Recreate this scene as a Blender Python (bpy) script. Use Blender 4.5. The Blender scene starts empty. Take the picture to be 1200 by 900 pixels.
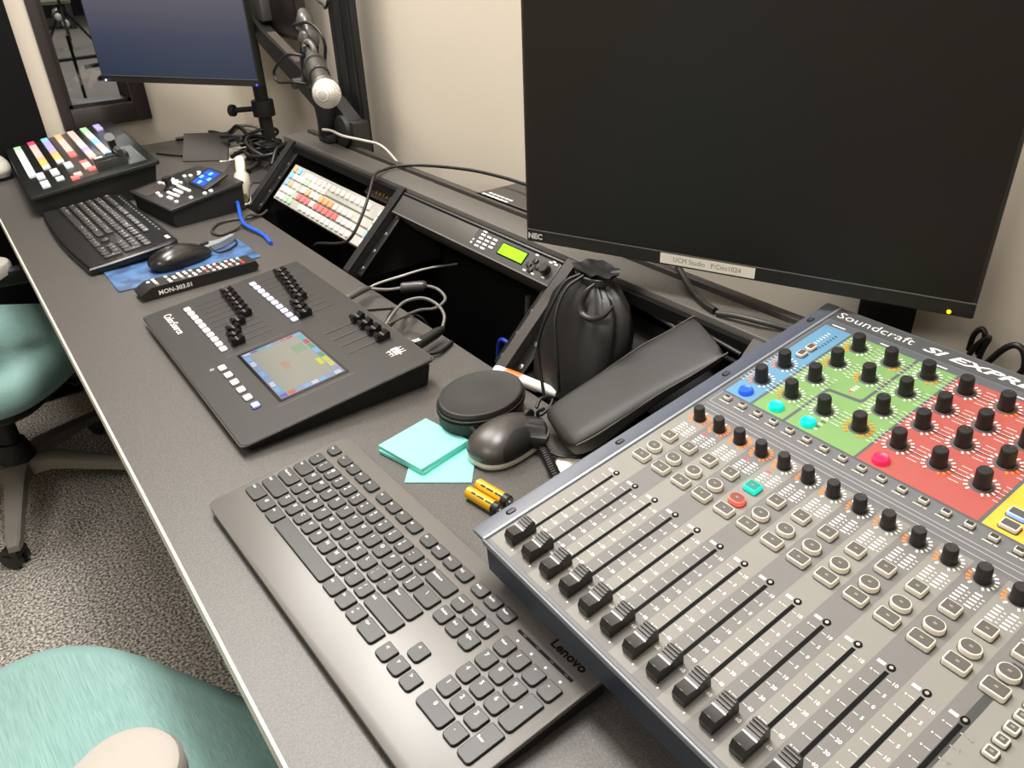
import bpy, math, random
from mathutils import Matrix, Vector, Euler
import numpy as np

DZ = 0.74                     # desk surface height above the carpet
SC = bpy.context.scene
COL = SC.collection
PI = math.pi
R = math.radians
random.seed(7)


# ------------------------------------------------------------------ materials
def lin(c):
    c = c / 255.0
    return c / 12.92 if c <= 0.04045 else ((c + 0.055) / 1.055) ** 2.4


def rgb(r, g, b):
    return (lin(r), lin(g), lin(b), 1.0)


MATS = {}


def mat(name, col, rough=0.5, metal=0.0, spec=0.5, emit=None, estr=1.0, noise=None, bump=None,
        coat=0.0, alpha=1.0, trans=0.0):
    """noise = (scale, other colour, contrast low, high); bump = (scale, strength, distance)"""
    if name in MATS:
        return MATS[name]
    m = bpy.data.materials.new(name)
    m.use_nodes = True
    nt = m.node_tree
    b = nt.nodes['Principled BSDF']
    b.inputs['Base Color'].default_value = rgb(*col)
    b.inputs['Roughness'].default_value = rough
    b.inputs['Metallic'].default_value = metal
    b.inputs['Specular IOR Level'].default_value = spec
    b.inputs['Coat Weight'].default_value = coat
    b.inputs['Alpha'].default_value = alpha
    b.inputs['Transmission Weight'].default_value = trans
    if emit:
        b.inputs['Emission Color'].default_value = rgb(*emit)
        b.inputs['Emission Strength'].default_value = estr
    tc = None
    if noise or bump:
        tc = nt.nodes.new('ShaderNodeTexCoord')
    if noise:
        n = nt.nodes.new('ShaderNodeTexNoise')
        n.inputs['Scale'].default_value = noise[0]
        n.inputs['Detail'].default_value = 3
        r = nt.nodes.new('ShaderNodeValToRGB')
        r.color_ramp.elements[0].position = noise[2]
        r.color_ramp.elements[1].position = noise[3]
        r.color_ramp.elements[0].color = rgb(*col)
        r.color_ramp.elements[1].color = rgb(*noise[1])
        nt.links.new(tc.outputs['Object'], n.inputs['Vector'])
        nt.links.new(n.outputs['Fac'], r.inputs['Fac'])
        nt.links.new(r.outputs['Color'], b.inputs['Base Color'])
    if bump:
        n = nt.nodes.new('ShaderNodeTexNoise')
        n.inputs['Scale'].default_value = bump[0]
        n.inputs['Detail'].default_value = 4
        u = nt.nodes.new('ShaderNodeBump')
        u.inputs['Strength'].default_value = bump[1]
        u.inputs['Distance'].default_value = bump[2]
        nt.links.new(tc.outputs['Object'], n.inputs['Vector'])
        nt.links.new(n.outputs['Fac'], u.inputs['Height'])
        nt.links.new(u.outputs['Normal'], b.inputs['Normal'])
    MATS[name] = m
    return m


# ------------------------------------------------------------------ mesh builder
def rpoly(w, h, r, n=3, rb=None):
    """rounded rectangle, counter-clockwise, centred; rb = radius of the two lower corners"""
    rb = r if rb is None else rb
    out = []
    for (sx, sy, a0, rr) in ((1, 1, 0, r), (-1, 1, 90, r), (-1, -1, 180, rb), (1, -1, 270, rb)):
        rr = max(1e-5, min(rr, w / 2, h / 2))
        cx, cy = sx * (w / 2 - rr), sy * (h / 2 - rr)
        for k in range(n + 1):
            a = R(a0 + 90 * k / n)
            out.append((cx + rr * math.cos(a), cy + rr * math.sin(a)))
    return out


TEXTS = {}


def text_geo(s, size, bold=0.0, shear=0.0, align='CENTER', sx=1.0):
    key = (s, size, bold, shear, align, sx)
    if key in TEXTS:
        return TEXTS[key]
    cu = bpy.data.curves.new('lettering', 'FONT')
    cu.body = s
    cu.size = size
    cu.offset = bold
    cu.shear = shear
    cu.align_x = align
    cu.align_y = 'CENTER'
    cu.resolution_u = 2
    ob = bpy.data.objects.new('lettering', cu)
    COL.objects.link(ob)
    dg = bpy.context.evaluated_depsgraph_get()
    me = bpy.data.meshes.new_from_object(ob.evaluated_get(dg))
    vs = [(v.co.x * sx, v.co.y) for v in me.vertices]
    fs = [tuple(p.vertices) for p in me.polygons]
    bpy.data.objects.remove(ob)
    bpy.data.curves.remove(cu)
    bpy.data.meshes.remove(me)
    TEXTS[key] = (vs, fs)
    return TEXTS[key]


def spline(pts, sub=6):
    """Catmull-Rom through the points"""
    P = [Vector(p) for p in pts]
    if len(P) < 3:
        return P
    P = [P[0] * 2 - P[1]] + P + [P[-1] * 2 - P[-2]]
    out = []
    for i in range(1, len(P) - 2):
        a, b, c, d = P[i - 1:i + 3]
        for k in range(sub):
            t = k / sub
            out.append(0.5 * ((2 * b) + (c - a) * t + (2 * a - 5 * b + 4 * c - d) * t * t
                              + (3 * b - a - 3 * c + d) * t ** 3))
    out.append(P[-2])
    return out


class MB:
    def __init__(s, M=None):
        s.v, s.f, s.m, s.M = [], [], [], M or Matrix.Identity(4)

    def _add(s, vs, fs, m):
        o = len(s.v)
        s.v += [tuple(s.M @ Vector(p)) for p in vs]
        s.f += [tuple(o + i for i in f) for f in fs]
        s.m += [m] * len(fs)

    def rings(s, rings, m=0, cap0=True, cap1=True, closed=True):
        n = len(rings[0])
        vs = [p for r in rings for p in r]
        fs = []
        for k in range(len(rings) - 1):
            for i in range(n if closed else n - 1):
                j = (i + 1) % n
                fs.append((k * n + i, k * n + j, (k + 1) * n + j, (k + 1) * n + i))
        if cap0:
            fs.append(tuple(range(n - 1, -1, -1)))
        if cap1:
            fs.append(tuple((len(rings) - 1) * n + i for i in range(n)))
        s._add(vs, fs, m)

    def rr(s, cx, cy, w, h, r, z0, z1, ch=0.0, chb=0.0, taper=0.0, m=0, n=3, rb=None):
        def ring(d, z):
            return [(cx + x, cy + y, z) for x, y in
                    rpoly(w - 2 * d, h - 2 * d, max(1e-5, r - d), n, None if rb is None else max(1e-5, rb - d))]
        rs = []
        if chb:
            rs.append(ring(chb, z0))
            rs.append(ring(0, z0 + chb))
        else:
            rs.append(ring(0, z0))
        if ch:
            rs.append(ring(taper, z1 - ch))
            rs.append(ring(taper + ch * 0.35, z1 - ch * 0.35))
            rs.append(ring(taper + ch, z1))
        else:
            rs.append(ring(taper, z1))
        s.rings(rs, m)

    def box(s, x0, x1, y0, y1, z0, z1, b=0.0, m=0):
        s.rr((x0 + x1) / 2, (y0 + y1) / 2, abs(x1 - x0), abs(y1 - y0), max(b, 1e-5), z0, z1,
             ch=b, chb=b, m=m, n=1 if b < .0015 else 2)

    def prism(s, poly, a0, a1, axis='y', m=0):
        """poly of (p, q); axis y: (x, z) swept along y; x: (y, z) along x; z: (x, y) along z"""
        def pt(p, q, a):
            return {'y': (p, a, q), 'x': (a, p, q), 'z': (p, q, a)}[axis]
        s.rings([[pt(p, q, a0) for p, q in poly], [pt(p, q, a1) for p, q in poly]], m)

    def lathe(s, prof, c=(0, 0, 0), n=24, m=0, sx=1, sy=1, cap0=True, cap1=True):
        s.rings([[(c[0] + r * sx * math.cos(2 * PI * k / n), c[1] + r * sy * math.sin(2 * PI * k / n), c[2] + z)
                  for k in range(n)] for r, z in prof], m, cap0, cap1)

    def cyl(s, c, r, z0, z1, n=20, ch=0.0, m=0):
        if ch:
            s.lathe([(r, z0), (r, z1 - ch), (r - ch * .35, z1 - ch * .35), (r - ch, z1)], c, n, m)
        else:
            s.lathe([(r, z0), (r, z1)], c, n, m)

    def rod(s, a, b, r, n=12, m=0, r2=None):
        s.tube([a, b], r if r2 is None else [r, r2], n, m, sub=0)

    def tube(s, pts, r, n=12, m=0, sub=6, flat=1.0):
        n = max(n, 12)
        P = spline(pts, sub) if sub and len(pts) > 2 else [Vector(p) for p in pts]
        rs = r if isinstance(r, (list, tuple)) else [r] * len(P)
        if len(rs) != len(P):
            k = len(rs) - 1
            rs = [rs[min(k, int(i * k / (len(P) - 1)))] * (1 - (i * k / (len(P) - 1)) % 1)
                  + rs[min(k, int(i * k / (len(P) - 1)) + 1)] * ((i * k / (len(P) - 1)) % 1) for i in range(len(P))]
        up = Vector((0, 0, 1))
        rings = []
        prev = None
        for i, p in enumerate(P):
            t = (P[min(i + 1, len(P) - 1)] - P[max(i - 1, 0)])
            t = t.normalized() if t.length > 1e-9 else Vector((1, 0, 0))
            if prev is None:
                a = t.cross(up)
                if a.length < 1e-3:
                    a = t.cross(Vector((1, 0, 0)))
            else:
                a = prev - t * prev.dot(t)
            a.normalize()
            prev = a
            b = a.cross(t)
            rings.append([tuple(p + rs[i] * (a * math.cos(2 * PI * k / n) + b * flat * math.sin(2 * PI * k / n)))
                          for k in range(n)])
        s.rings(rings, m)

    def ball(s, c, r, n=20, m=0, sx=1, sy=1, sz=1, k=10):
        s.lathe([(max(1e-5, r * math.sin(PI * i / k)), -r * sz * math.cos(PI * i / k)) for i in range(k + 1)],
                c, n, m, sx, sy)

    def grid(s, fn, nu, nv, m=0, close_u=False):
        vs = [fn(i / (nu if close_u else nu - 1), j / (nv - 1)) for j in range(nv) for i in range(nu)]
        fs = []
        for j in range(nv - 1):
            for i in range(nu if close_u else nu - 1):
                k = (i + 1) % nu
                fs.append((j * nu + i, j * nu + k, (j + 1) * nu + k, (j + 1) * nu + i))
        s._add(vs, fs, m)

    def quad(s, x0, x1, y0, y1, z, m=0):
        s._add([(x0, y0, z), (x1, y0, z), (x1, y1, z), (x0, y1, z)], [(0, 1, 2, 3)], m)

    def poly(s, pts, z, m=0):
        s._add([(p[0], p[1], z) for p in pts], [tuple(range(len(pts)))], m)

    def text(s, t, x, y, z, size, m=0, bold=0.0, shear=0.0, align='CENTER', sx=1.0, rot=0.0):
        vs, fs = text_geo(t, size, bold, shear, align, sx)
        c, q = math.cos(rot), math.sin(rot)
        s._add([(x + c * a - q * b, y + q * a + c * b, z) for a, b in vs], fs, m)

    def build(s, name, mats, parent=None, basis=None, sharp=31):
        me = bpy.data.meshes.new(name)
        me.from_pydata(s.v, [], s.f)
        for m in (mats if isinstance(mats, (list, tuple)) else [mats]):
            me.materials.append(m)
        me.polygons.foreach_set('material_index', s.m)
        me.polygons.foreach_set('use_smooth', [True] * len(s.f))
        me.validate()
        me.set_sharp_from_angle(angle=R(sharp))
        me.update()
        return put(name, me, parent, basis)


def put(name, me, parent=None, basis=None):
    o = bpy.data.objects.new(name, me)
    COL.objects.link(o)
    if parent is not None:
        o.parent = parent
    if basis is not None:
        o.matrix_basis = basis
    return o


def tag(o, label, cat, group=None):
    o['label'] = label
    o['category'] = cat
    if group:
        o['group'] = group
    return o


def thing(name, label, cat, loc, rz=0.0, group=None, floor=False):
    """an Empty at the thing's base; loc z counts from the desk surface (from the carpet if floor)"""
    o = bpy.data.objects.new(name, None)
    o.empty_display_size = 0.05
    COL.objects.link(o)
    o.location = (loc[0], loc[1], loc[2] + (0 if floor else DZ))
    o.rotation_euler = (0, 0, rz)
    return tag(o, label, cat, group)


def lone(name, mb, mats, label, cat, group=None, loc=(0, 0, 0), rz=0.0):
    """a thing that is a single mesh; mesh z counts from the desk surface"""
    o = mb.build(name, mats)
    o.location = (loc[0], loc[1], loc[2] + DZ)
    o.rotation_euler = (0, 0, rz)
    return tag(o, label, cat, group)


def struct(name, mb, mats):
    o = mb.build(name, mats)
    o['kind'] = 'structure'
    return o


def copy_part(src, parent, basis):
    c = src.copy()
    COL.objects.link(c)
    c.parent = parent
    c.matrix_basis = basis
    for ch in src.children:
        d = ch.copy()
        COL.objects.link(d)
        d.parent = c
    return c


def T(x, y, z):
    return Matrix.Translation((x, y, z))


def tiltM(z0, tilt):
    return T(0, 0, z0) @ Matrix.Rotation(tilt, 4, 'X')


# ------------------------------------------------------------------ shared materials
BLACK = mat('black plastic', (26, 25, 24), .42)
BLACKM = mat('matt black', (20, 19, 18), .62)
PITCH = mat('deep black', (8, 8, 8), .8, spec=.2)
GLOSSB = mat('gloss black', (14, 14, 14), .16)
CABLE = mat('black cable', (22, 21, 20), .45)
WHITE = mat('white print', (240, 238, 232), .6)
GREYP = mat('grey plastic', (150, 146, 138), .5)
STEEL = mat('brushed steel', (170, 168, 164), .32, metal=1)
CHROME = mat('chrome', (220, 218, 214), .14, metal=1)


# ------------------------------------------------------------------ the room
WALLM = mat('painted wall', (206, 196, 180), .75, noise=(1.4, (200, 190, 174), .35, .65), bump=(260, .05, .002))
CARPET = mat('speckled carpet', (94, 89, 84), .95, spec=.1, noise=(170, (220, 213, 203), .40, .66), bump=(230, .9, .006))
CEIL = mat('ceiling paint', (228, 224, 216), .8)
DOORM = mat('black door', (10, 10, 11), .75, spec=.12)
FRAMEM = mat('dark brown frame', (29, 22, 20), .5)
XW, YF, XL, YB, ZC = .80, 2.30, -2.8, -2.3, 2.55
WX0, WX1, WZ0, WZ1 = .287, .465, .125 + DZ, 1.25 + DZ       # clear opening of the far window

b = MB()
b.box(XL - .1, XW + .1, YB - .1, YF + .1, -.12, 0)
struct('floor', b, CARPET)
b = MB()
b.box(XL - .1, XW + .1, YB - .1, YF + .1, ZC, ZC + .1)
struct('ceiling', b, CEIL)
b = MB()
b.box(XW, XW + .1, YB - .1, YF + .1, 0, ZC)
struct('wall_right', b, WALLM)
b = MB()
b.box(XL - .1, XL, YB - .1, YF + .1, 0, ZC)
struct('wall_left', b, WALLM)
b = MB()
b.box(XL, XW, YB - .1, YB, 0, ZC)
struct('wall_back', b, WALLM)
b = MB()
for (x0, x1, z0, z1) in ((XL, WX0, 0, ZC), (WX1, XW, 0, ZC), (WX0, WX1, 0, WZ0), (WX0, WX1, WZ1, ZC)):
    b.box(x0, x1, YF, YF + .1, z0, z1)
struct('wall_far', b, WALLM)
# black door on the far wall
b = MB()
b.box(-.72, .205, YF - .045, YF, 0.005, 2.1, .003)
d = struct('door_1', b, DOORM)
b = MB()
b.rod((-.62, YF - .05, 1.0), (-.62, YF - .11, 1.0), .011)
b.rod((-.62, YF - .105, 1.0), (-.50, YF - .105, 1.0), .010)
b.build('door_handle', STEEL, d)
# window into the studio
b = MB()
fx0, fx1, fz0, fz1 = .258, .507, .072 + DZ, WZ1 + .05
for (x0, x1, z0, z1) in ((fx0, WX0, fz0, fz1), (WX1, fx1, fz0, fz1), (WX0, WX1, fz0, WZ0), (WX0, WX1, WZ1, fz1)):
    b.box(x0, x1, YF - .022, YF, z0, z1, .002)
w = struct('window_1', b, FRAMEM)
b = MB()
for (x0, x1, z0, z1) in ((WX0, WX0 + .012, WZ0, WZ1), (WX1 - .012, WX1, WZ0, WZ1), (WX0, WX1, WZ0, WZ0 + .012),
                         (WX0, WX1, WZ1 - .012, WZ1)):
    b.box(x0, x1, YF, YF + .10, z0, z1)
b.build('window_reveal', FRAMEM, w)
b = MB()
b.box(WX0, WX1, YF + .05, YF + .056, WZ0, WZ1)
b.build('window_pane', mat('window glass', (235, 238, 240), .02, trans=1.0, spec=.4), w)

# the studio beyond the window
STF = mat('studio floor', (112, 106, 98), .7, noise=(3, (112, 104, 96), .35, .7))
b = MB()
b.box(-3, 9, YF + .1, 20.5, -.12, 0)
struct('floor_studio', b, STF)
b = MB()
b.box(-3, 9, 20.4, 20.5, 0, 3.6)
struct('wall_studio_far', b, mat('studio drape black', (14, 14, 16), .9))
b = MB()
b.box(8.9, 9, YF + .1, 20.4, 0, 3.6)
struct('wall_studio_right', b, mat('studio grey wall', (120, 114, 106), .8))
b = MB()
b.box(-3.1, -3, YF + .1, 20.4, 0, 3.6)
struct('wall_studio_left', b, mat('studio grey wall', (120, 114, 106), .8))
b = MB()
b.box(-3, 9, YF + .1, 20.4, 3.6, 3.7)
struct('ceiling_studio', b, mat('studio ceiling', (40, 40, 42), .9))

CABI = mat('pale green cabinet', (158, 158, 132), .6)
t = thing('drawer_cabinet', 'pale beige green drawer cabinet standing in the studio beyond the window', 'cabinet',
          (2.25, 17.2, 0), R(8), floor=True)
b = MB()
b.box(-.62, .42, -.3, .3, .42, 1.55, .01)
b.build('carcass', CABI, t)
for k in range(3):
    b = MB()
    b.box(-.60, .40, -.325, -.3, .46 + k * .36, .79 + k * .36, .008)
    b.build('drawer_front', CABI, t)
for x in (-.56, .36):
    for y in (-.25, .25):
        b = MB()
        b.box(x - .05, x + .05, y - .04, y + .04, 0, .42, .004)
        b.build('leg', mat('dark leg', (40, 36, 32), .6), t)
t = thing('light_stand', 'black tripod stand with bright fittings on the studio floor beyond the window', 'stand',
          (2.02, 13.6, 0), floor=True)
b = MB()
b.rod((0, 0, .1), (0, 0, 1.7), .022)
b.build('pole', BLACKM, t)
for k in range(3):
    a = R(20 + 120 * k)
    b = MB()
    b.rod((0, 0, .55), (.38 * math.cos(a), .38 * math.sin(a), .02), .018)
    b.build('leg', BLACKM, t)
b = MB()
b.ball((0, -.03, .33), .055)
b.ball((-.07, -.03, .42), .05)
b.build('clamp_knob', mat('bright fitting', (235, 235, 230), .3), t)
pts = [[(1.62, 9.7), (1.9, 10.4), (2.5, 10.2), (2.9, 10.6)],
       [(1.7, 10.9), (2.15, 11.1), (2.7, 10.9), (2.3, 11.5), (3.0, 11.7)],
       [(1.5, 11.9), (2.1, 12.0), (3.1, 12.3)]]
for k, p in enumerate(pts):
    b = MB()
    b.tube([(x, y, .024) for x, y in p], .024, 6)
    o = b.build('floor_cable', CABLE)
    tag(o, ['black cable closest to the window on the studio floor', 'black cable doubling back on the studio floor',
            'straight black cable lying across the studio floor, far from the window'][k], 'cable', 'cables on the studio floor')
t = thing('studio_post', 'thin dark post standing in the studio just behind the window', 'post', (1.16, 7.9, 0), floor=True)
b = MB()
b.rod((0, 0, .02), (0, 0, .62), .014)
b.build('pole', BLACKM, t)
b = MB()
b.cyl((0, 0, 0), .07, 0, .02, 24, .004)
b.build('base', BLACKM, t)

# ------------------------------------------------------------------ black upright on the wall side
t = thing('equipment_upright', 'tall black upright rail standing behind the rack riser against the wall', 'upright', (.74, 1.318, 0))
b = MB()
b.box(-.006, .010, -.064, .022, -.0, 1.15, .002)
b.build('rail', mat('upright black', (11, 11, 12), .5), t)
b = MB()
b.box(-.002, .010, .022, .058, 0, 1.15, .002)
b.build('side_channel', mat('upright black', (11, 11, 12), .5), t)
b = MB()
for y in (-.055, -.012):
    b.box(-.0085, -.006, y - .003, y + .003, 0, 1.15)
b.build('groove_strip', mat('groove black', (34, 34, 35), .35), t)

# ------------------------------------------------------------------ desk
DESKM = mat('charcoal laminate', (60, 57, 54), .43, spec=.7, noise=(620, (87, 83, 79), .40, .66), bump=(1200, .10, .0004))
BAND = mat('pale edge band', (196, 190, 176), .45)
DKLAM = mat('dark laminate', (56, 53, 50), .5, noise=(500, (66, 62, 59), .45, .6))
t = thing('console_desk', 'long charcoal laminate console desk with a pale front edge', 'desk', (0, 0, -DZ))
b = MB()
for (x0, x1, y0, y1) in ((.003, .476, -1.2, 2.27), (.476, .79, 1.47, 2.27), (.476, .79, -1.2, .04)):
    b.box(x0, x1, y0, y1, DZ - .028, DZ)
b.build('desktop', DESKM, t)
b = MB()
b.box(0, .003, -1.2, 2.27, DZ - .028, DZ - .0005)
b.build('edge_band', BAND, t)
for y in (-1.15, 2.20):
    b = MB()
    b.box(.12, .72, y, y + .03, 0, DZ - .028, .002)
    b.build('end_panel', BLACKM, t)
b = MB()
b.box(.55, .57, -1.12, 2.20, .12, .40)
b.build('back_panel', BLACKM, t)

# ------------------------------------------------------------------ rack riser
SLU, SLV = Vector((0, -1, 0)), Vector((.7225, 0, .6914))
SLN = SLU.cross(SLV)


def slopeM(y, s=0.0, lift=0.0):
    o = Vector((.478, y, 0)) + SLV * s + SLN * lift
    return Matrix(((SLU.x, SLV.x, SLN.x, o.x), (SLU.y, SLV.y, SLN.y, o.y), (SLU.z, SLV.z, SLN.z, o.z), (0, 0, 0, 1)))


t = thing('rack_riser', 'sloped black rack riser running along the back of the desk', 'rack', (0, 0, 0))
side = [(.4765, -.02), (.478, .003), (.612, .1305), (.677, .1305), (.677, -.02)]
PANM = mat('riser side', (34, 33, 32), .45)
EDGEM = mat('riser metal edge', (176, 172, 165), .4, metal=.2)
for (y0, y1) in ((1.385, 1.41), (.862, .884), (.371, .391), (.045, .063)):
    b = MB()
    b.prism(side, y0, y1, 'y', 0)
    p = b.build('side_panel', DKLAM if y0 < .8 else PANM, t)
    if y0 > .8:
        b = MB(slopeM(0))
        b.box(-y1, -y1 + .004, .002, .187, 0, .0015, m=0)
        b.box(-y0 - .003, -y0, .002, .187, 0, .0015, m=0)
        b.build('metal_edge', EDGEM, p)
# rack rails with screws
for i, u in enumerate((-1.385 + .002, -.884 - .022, -.862 + .002, -.391 - .022, -.371 + .002)):
    b = MB(slopeM(0, 0, -.012))
    b.box(u, u + .02, .008, .186, -.002, 0, .0004)
    r = b.build('rack_rail', mat('rail black', (24, 24, 25), .38), t)
    for s in (.022, .060, .098, .136, .172):
        b = MB(slopeM(0, 0, -.012))
        b.cyl((u + .010, s, 0), .0042, 0, .0018, 12, .0006)
        b.build('screw', STEEL, r)
b = MB()
b.box(.616, .672, .045, 1.462, .1175, .1325, .0015)
b.build('top_strip', mat('riser top', (80, 77, 73), .42, noise=(500, (92, 89, 84), .45, .6)), t)
b = MB()
b.box(.606, .618, .064, 1.384, .108, .124)
b.build('front_lip', PITCH, t)
b = MB()
b.box(.678, .692, .045, 1.462, .02, .136, .001)
b.build('back_rail', mat('rail dark brown', (52, 46, 42), .5), t)
b = MB()
b.box(.672, .678, .045, 1.462, .02, .122)
b.build('cable_slot', PITCH, t)
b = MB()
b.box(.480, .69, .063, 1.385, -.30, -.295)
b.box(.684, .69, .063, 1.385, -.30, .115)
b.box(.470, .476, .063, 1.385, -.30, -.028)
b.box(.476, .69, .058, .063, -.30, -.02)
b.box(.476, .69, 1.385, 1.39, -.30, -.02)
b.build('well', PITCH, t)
# small gold connector strip low inside the first bay
b = MB(slopeM(0, .168, -.045))
b.box(-1.03, -.905, -.012, .012, 0, .02, .001)
b.build('connector_plate', mat('brown plate', (58, 46, 38), .5), t)
b = MB(slopeM(0, .168, -.024))
for k in range(5):
    b.box(-.985 + k * .014, -.979 + k * .014, -.006, .006, 0, .002)
b.build('connector_pins', mat('gold pins', (205, 180, 110), .3, metal=.7), t)
# blank plate closing most of the last bay
b = MB(slopeM(0, 0, -.03))
b.box(-.369, -.065, .06, .165, -.022, -.020, .0005)
b.build('blank_plate', BLACKM, t)


# ------------------------------------------------------------------ mixing console
def led_ring(b, r0, r1, lit, n=15, a0=-150, a1=150, from_left=True):
    """radial dashes; angles measured clockwise from 'away from the operator'"""
    for k in range(n):
        a = R(a0 + (a1 - a0) * k / (n - 1))
        c, s = math.cos(a), math.sin(a)
        w = .00085
        pts = []
        for (rad, t) in ((r0, -w), (r1, -w), (r1, w), (r0, w)):
            pts.append((rad * s + t * c, rad * c - t * s))
        b.poly(pts[::-1], .0005, 1 if k in lit else 0)


WPRINT = WHITE
AMBER = mat('amber led', (240, 110, 20), .4, emit=(255, 96, 8), estr=1.5)
REDLED = mat('red led', (240, 60, 80), .4, emit=(255, 40, 70), estr=1.6)
KNOBM = mat('knob rubber', (28, 26, 25), .5)
CAPM = mat('key cap white', (226, 220, 206), .45)
CAPD = mat('button dark face', (82, 78, 72), .5)
MIXB = mat('mixer body slate', (32, 39, 52), .5, noise=(700, (42, 49, 62), .4, .6))
MIXP = mat('mixer panel grey', (100, 101, 103), .55)
MIXL = mat('mixer strip light', (130, 128, 122), .6)
MIXD = mat('mixer strip dark', (109, 107, 105), .6)
MIXE = mat('mixer ear', (78, 83, 96), .42)
MIXT = mat('mixer title strip', (76, 77, 79), .45)
LINEL = mat('mixer fine line', (176, 178, 180), .4)
BLUEP = mat('panel blue', (94, 140, 170), .5)
GREENP = mat('panel green', (116, 154, 92), .5)
REDP = mat('panel red', (166, 80, 73), .5)
YELP = mat('panel yellow', (222, 176, 56), .5)
GREYD = mat('panel divider', (84, 88, 92), .5)

mx = thing('mixing_console', 'grey audio mixing console with a row of faders and coloured knob panels', 'mixer',
           (.3529, .0077, 0), -PI / 2 - .0182)
PM = tiltM(.0966, .159)
b = MB()
b.prism([(-.1350, .0722), (-.1335, .040), (-.118, .034), (-.075, .004), (.338, .004), (.355, .02), (.355, .1505)],
        -.0175, .445, 'x')
b.build('chassis', MIXB, mx)
pitch = .0252
U0 = .0015
b = MB(PM)
b.box(-.019, .447, -.137, .3605, -.0035, 0, .0008, 0)
for i in range(14):
    x = U0 + i * pitch
    b.quad(x - pitch / 2 - (.005 if i == 0 else 0), x + pitch / 2, -.133, .122, .0003, 1 if i % 2 == 0 else 2)
b.quad(.345 - .018, .44, -.133, .06, .0003, 0)
b.rr(.385, -.035, .104, .16, .006, 0, .0005, m=1)
# title strip and lines
b.quad(-.017, .445, .3345, .3585, .0003, 3)
for v in (.1265, .1330, .1375):
    b.quad(-.012, .44, v, v + .0007, .0004, 4)
b.quad(-.012, -.0113, .1375, .158, .0004, 4)
b.quad(-.014, .44, .1590, .3325, .0003, 5)
b.quad(-.0115, .0205, .1605, .3215, .0005, 6)
b.poly([(.0235, .1605), (.0597, .1605), (.0597, .2255), (.0620, .2285), (.0925, .2320), (.0945, .2345), (.0945, .3215), (.0235, .3215)], .0005, 7)
b.poly([(.0630, .1605), (.1365, .1605), (.1365, .3215), (.0978, .3215), (.0978, .2305), (.0955, .2278), (.0652, .2245), (.0630, .2220)], .0005, 7)
b.quad(.1390, .2465, .1605, .3215, .0005, 8)
b.quad(.2495, .330, .1605, .3215, .0005, 9)
for (x0, x1) in ((-.006, .010), (.052, .066), (.108, .124), (.182, .2), (.28, .3)):
    b.quad(x0, x1, .3245, .3262, .0006, 10)
# thin black links between the red knobs
for v in (.1985, .2345, .2675, .303):
    b.quad(.154, .232, v - .00035, v + .00035, .0006, 11)
# fader slots, end screws and scales
for i in range(14):
    x = U0 + i * pitch
    b.quad(x - .0016, x + .0016, -.1235, -.0045, .0005, 11)
    b.lathe([(.0030, 0), (.0030, .0008), (.0022, .0010)], (x, 0, 0), 12, 11)
    b.lathe([(.0014, 0), (.0014, .0011)], (x, 0, 0), 8, 12)
    b.quad(x - .0098, x - .0040, -.0018, .0008, .0005, 10)
    for k, s in enumerate(('10', '5', '0', '5', '10', '20', '30', '40', '60')):
        v = -.0095 - .0118 * k
        b.quad(x - .0068, x - .0026, v - .00022, v + .00022, .0005, 10)
        b.quad(x + .0026, x + .0062, v - .00022, v + .00022, .0005, 10)
        b.text(s, x + .0090, v, .0005, .0042, 10, .00008)
        b.lathe([(.0007, .0003), (.0007, .0005)], (x - .0085, v, 0), 6, 10)
    b.lathe([(.0008, .0003), (.0008, .0006)], (x + .0075, -.1265, 0), 8, 10)
    # meter and assign marks under each encoder
    for c, (du, v0) in enumerate(((-.0075, .080), (.0028, .080))):
        for k in range(5):
            b.quad(x + du, x + du + .0052, v0 + .0036 * k, v0 + .0036 * k + .0015, .0005,
                   13 if (i in (1, 3, 4) and c == 0 and k == 4) else 10)
    for k in range(4):
        b.quad(x - .0010, x + .0010, .0812 + k * .0036, .0819 + k * .0036, .0005, 10)
        b.quad(x + .0092, x + .0112, .0812 + k * .0036, .0819 + k * .0036, .0005, 10)
# marks beside panel knobs
KN = ([(.0042, v) for v in (.1970, .2327)] + [(.0415, v) for v in (.1966, .2326, .2678, .3031)]
      + [(.0793, v) for v in (.1961, .2649, .3010)] + [(.1170, v) for v in (.1960, .2309, .2673, .3035)]
      + [(x, v) for x in (.1543, .1915, .2285) for v in (.1985, .2347, .2677, .3033)])
for (x, v) in KN:
    for k in range(5):
        for sgn in (-1, 1):
            b.quad(x + sgn * .0162 - .0022, x + sgn * .0162 + .0022, v - .010 + k * .0052, v - .0094 + k * .0052,
                   .0007, 10)
for k in range(7):
    b.quad(.0005, .0045, .2800 + k * .0045, .2812 + k * .0045, .0007, 10)
    b.quad(.0095, .0130, .2800 + k * .0045, .2812 + k * .0045, .0007, 11)
for k in range(5):
    b.quad(.0865 + .0, .0915, .1690 + k * .0042, .1702 + k * .0042, .0007, 11 if k % 2 else 10)
for k in range(4):
    b.quad(.0770, .0815, .2362 + k * .0036, .2378 + k * .0036, .0007, 13 if k == 0 else 10)
b.text('Soundcraft', -.0135, .3460, .0006, .0165, 10, -.00012, .0, 'LEFT', 1.25)
b.text('SI EXPRESSION', .0875, .3450, .0006, .0140, 10, .00035, .28, 'LEFT', 2.0)
b.build('top_panel', [MIXP, MIXL, MIXD, MIXT, LINEL, GREYD, BLUEP, GREENP, REDP, YELP, WPRINT, PITCH, STEEL, REDLED], mx, sharp=18)
b = MB(PM)
b.box(-.0205, -.0175, -.1385, .3605, -.004, .0022, .0008)
b.build('side_rim', mat('mixer rim', (168, 172, 178), .35, metal=.4), mx)
b = MB(PM)
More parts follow.
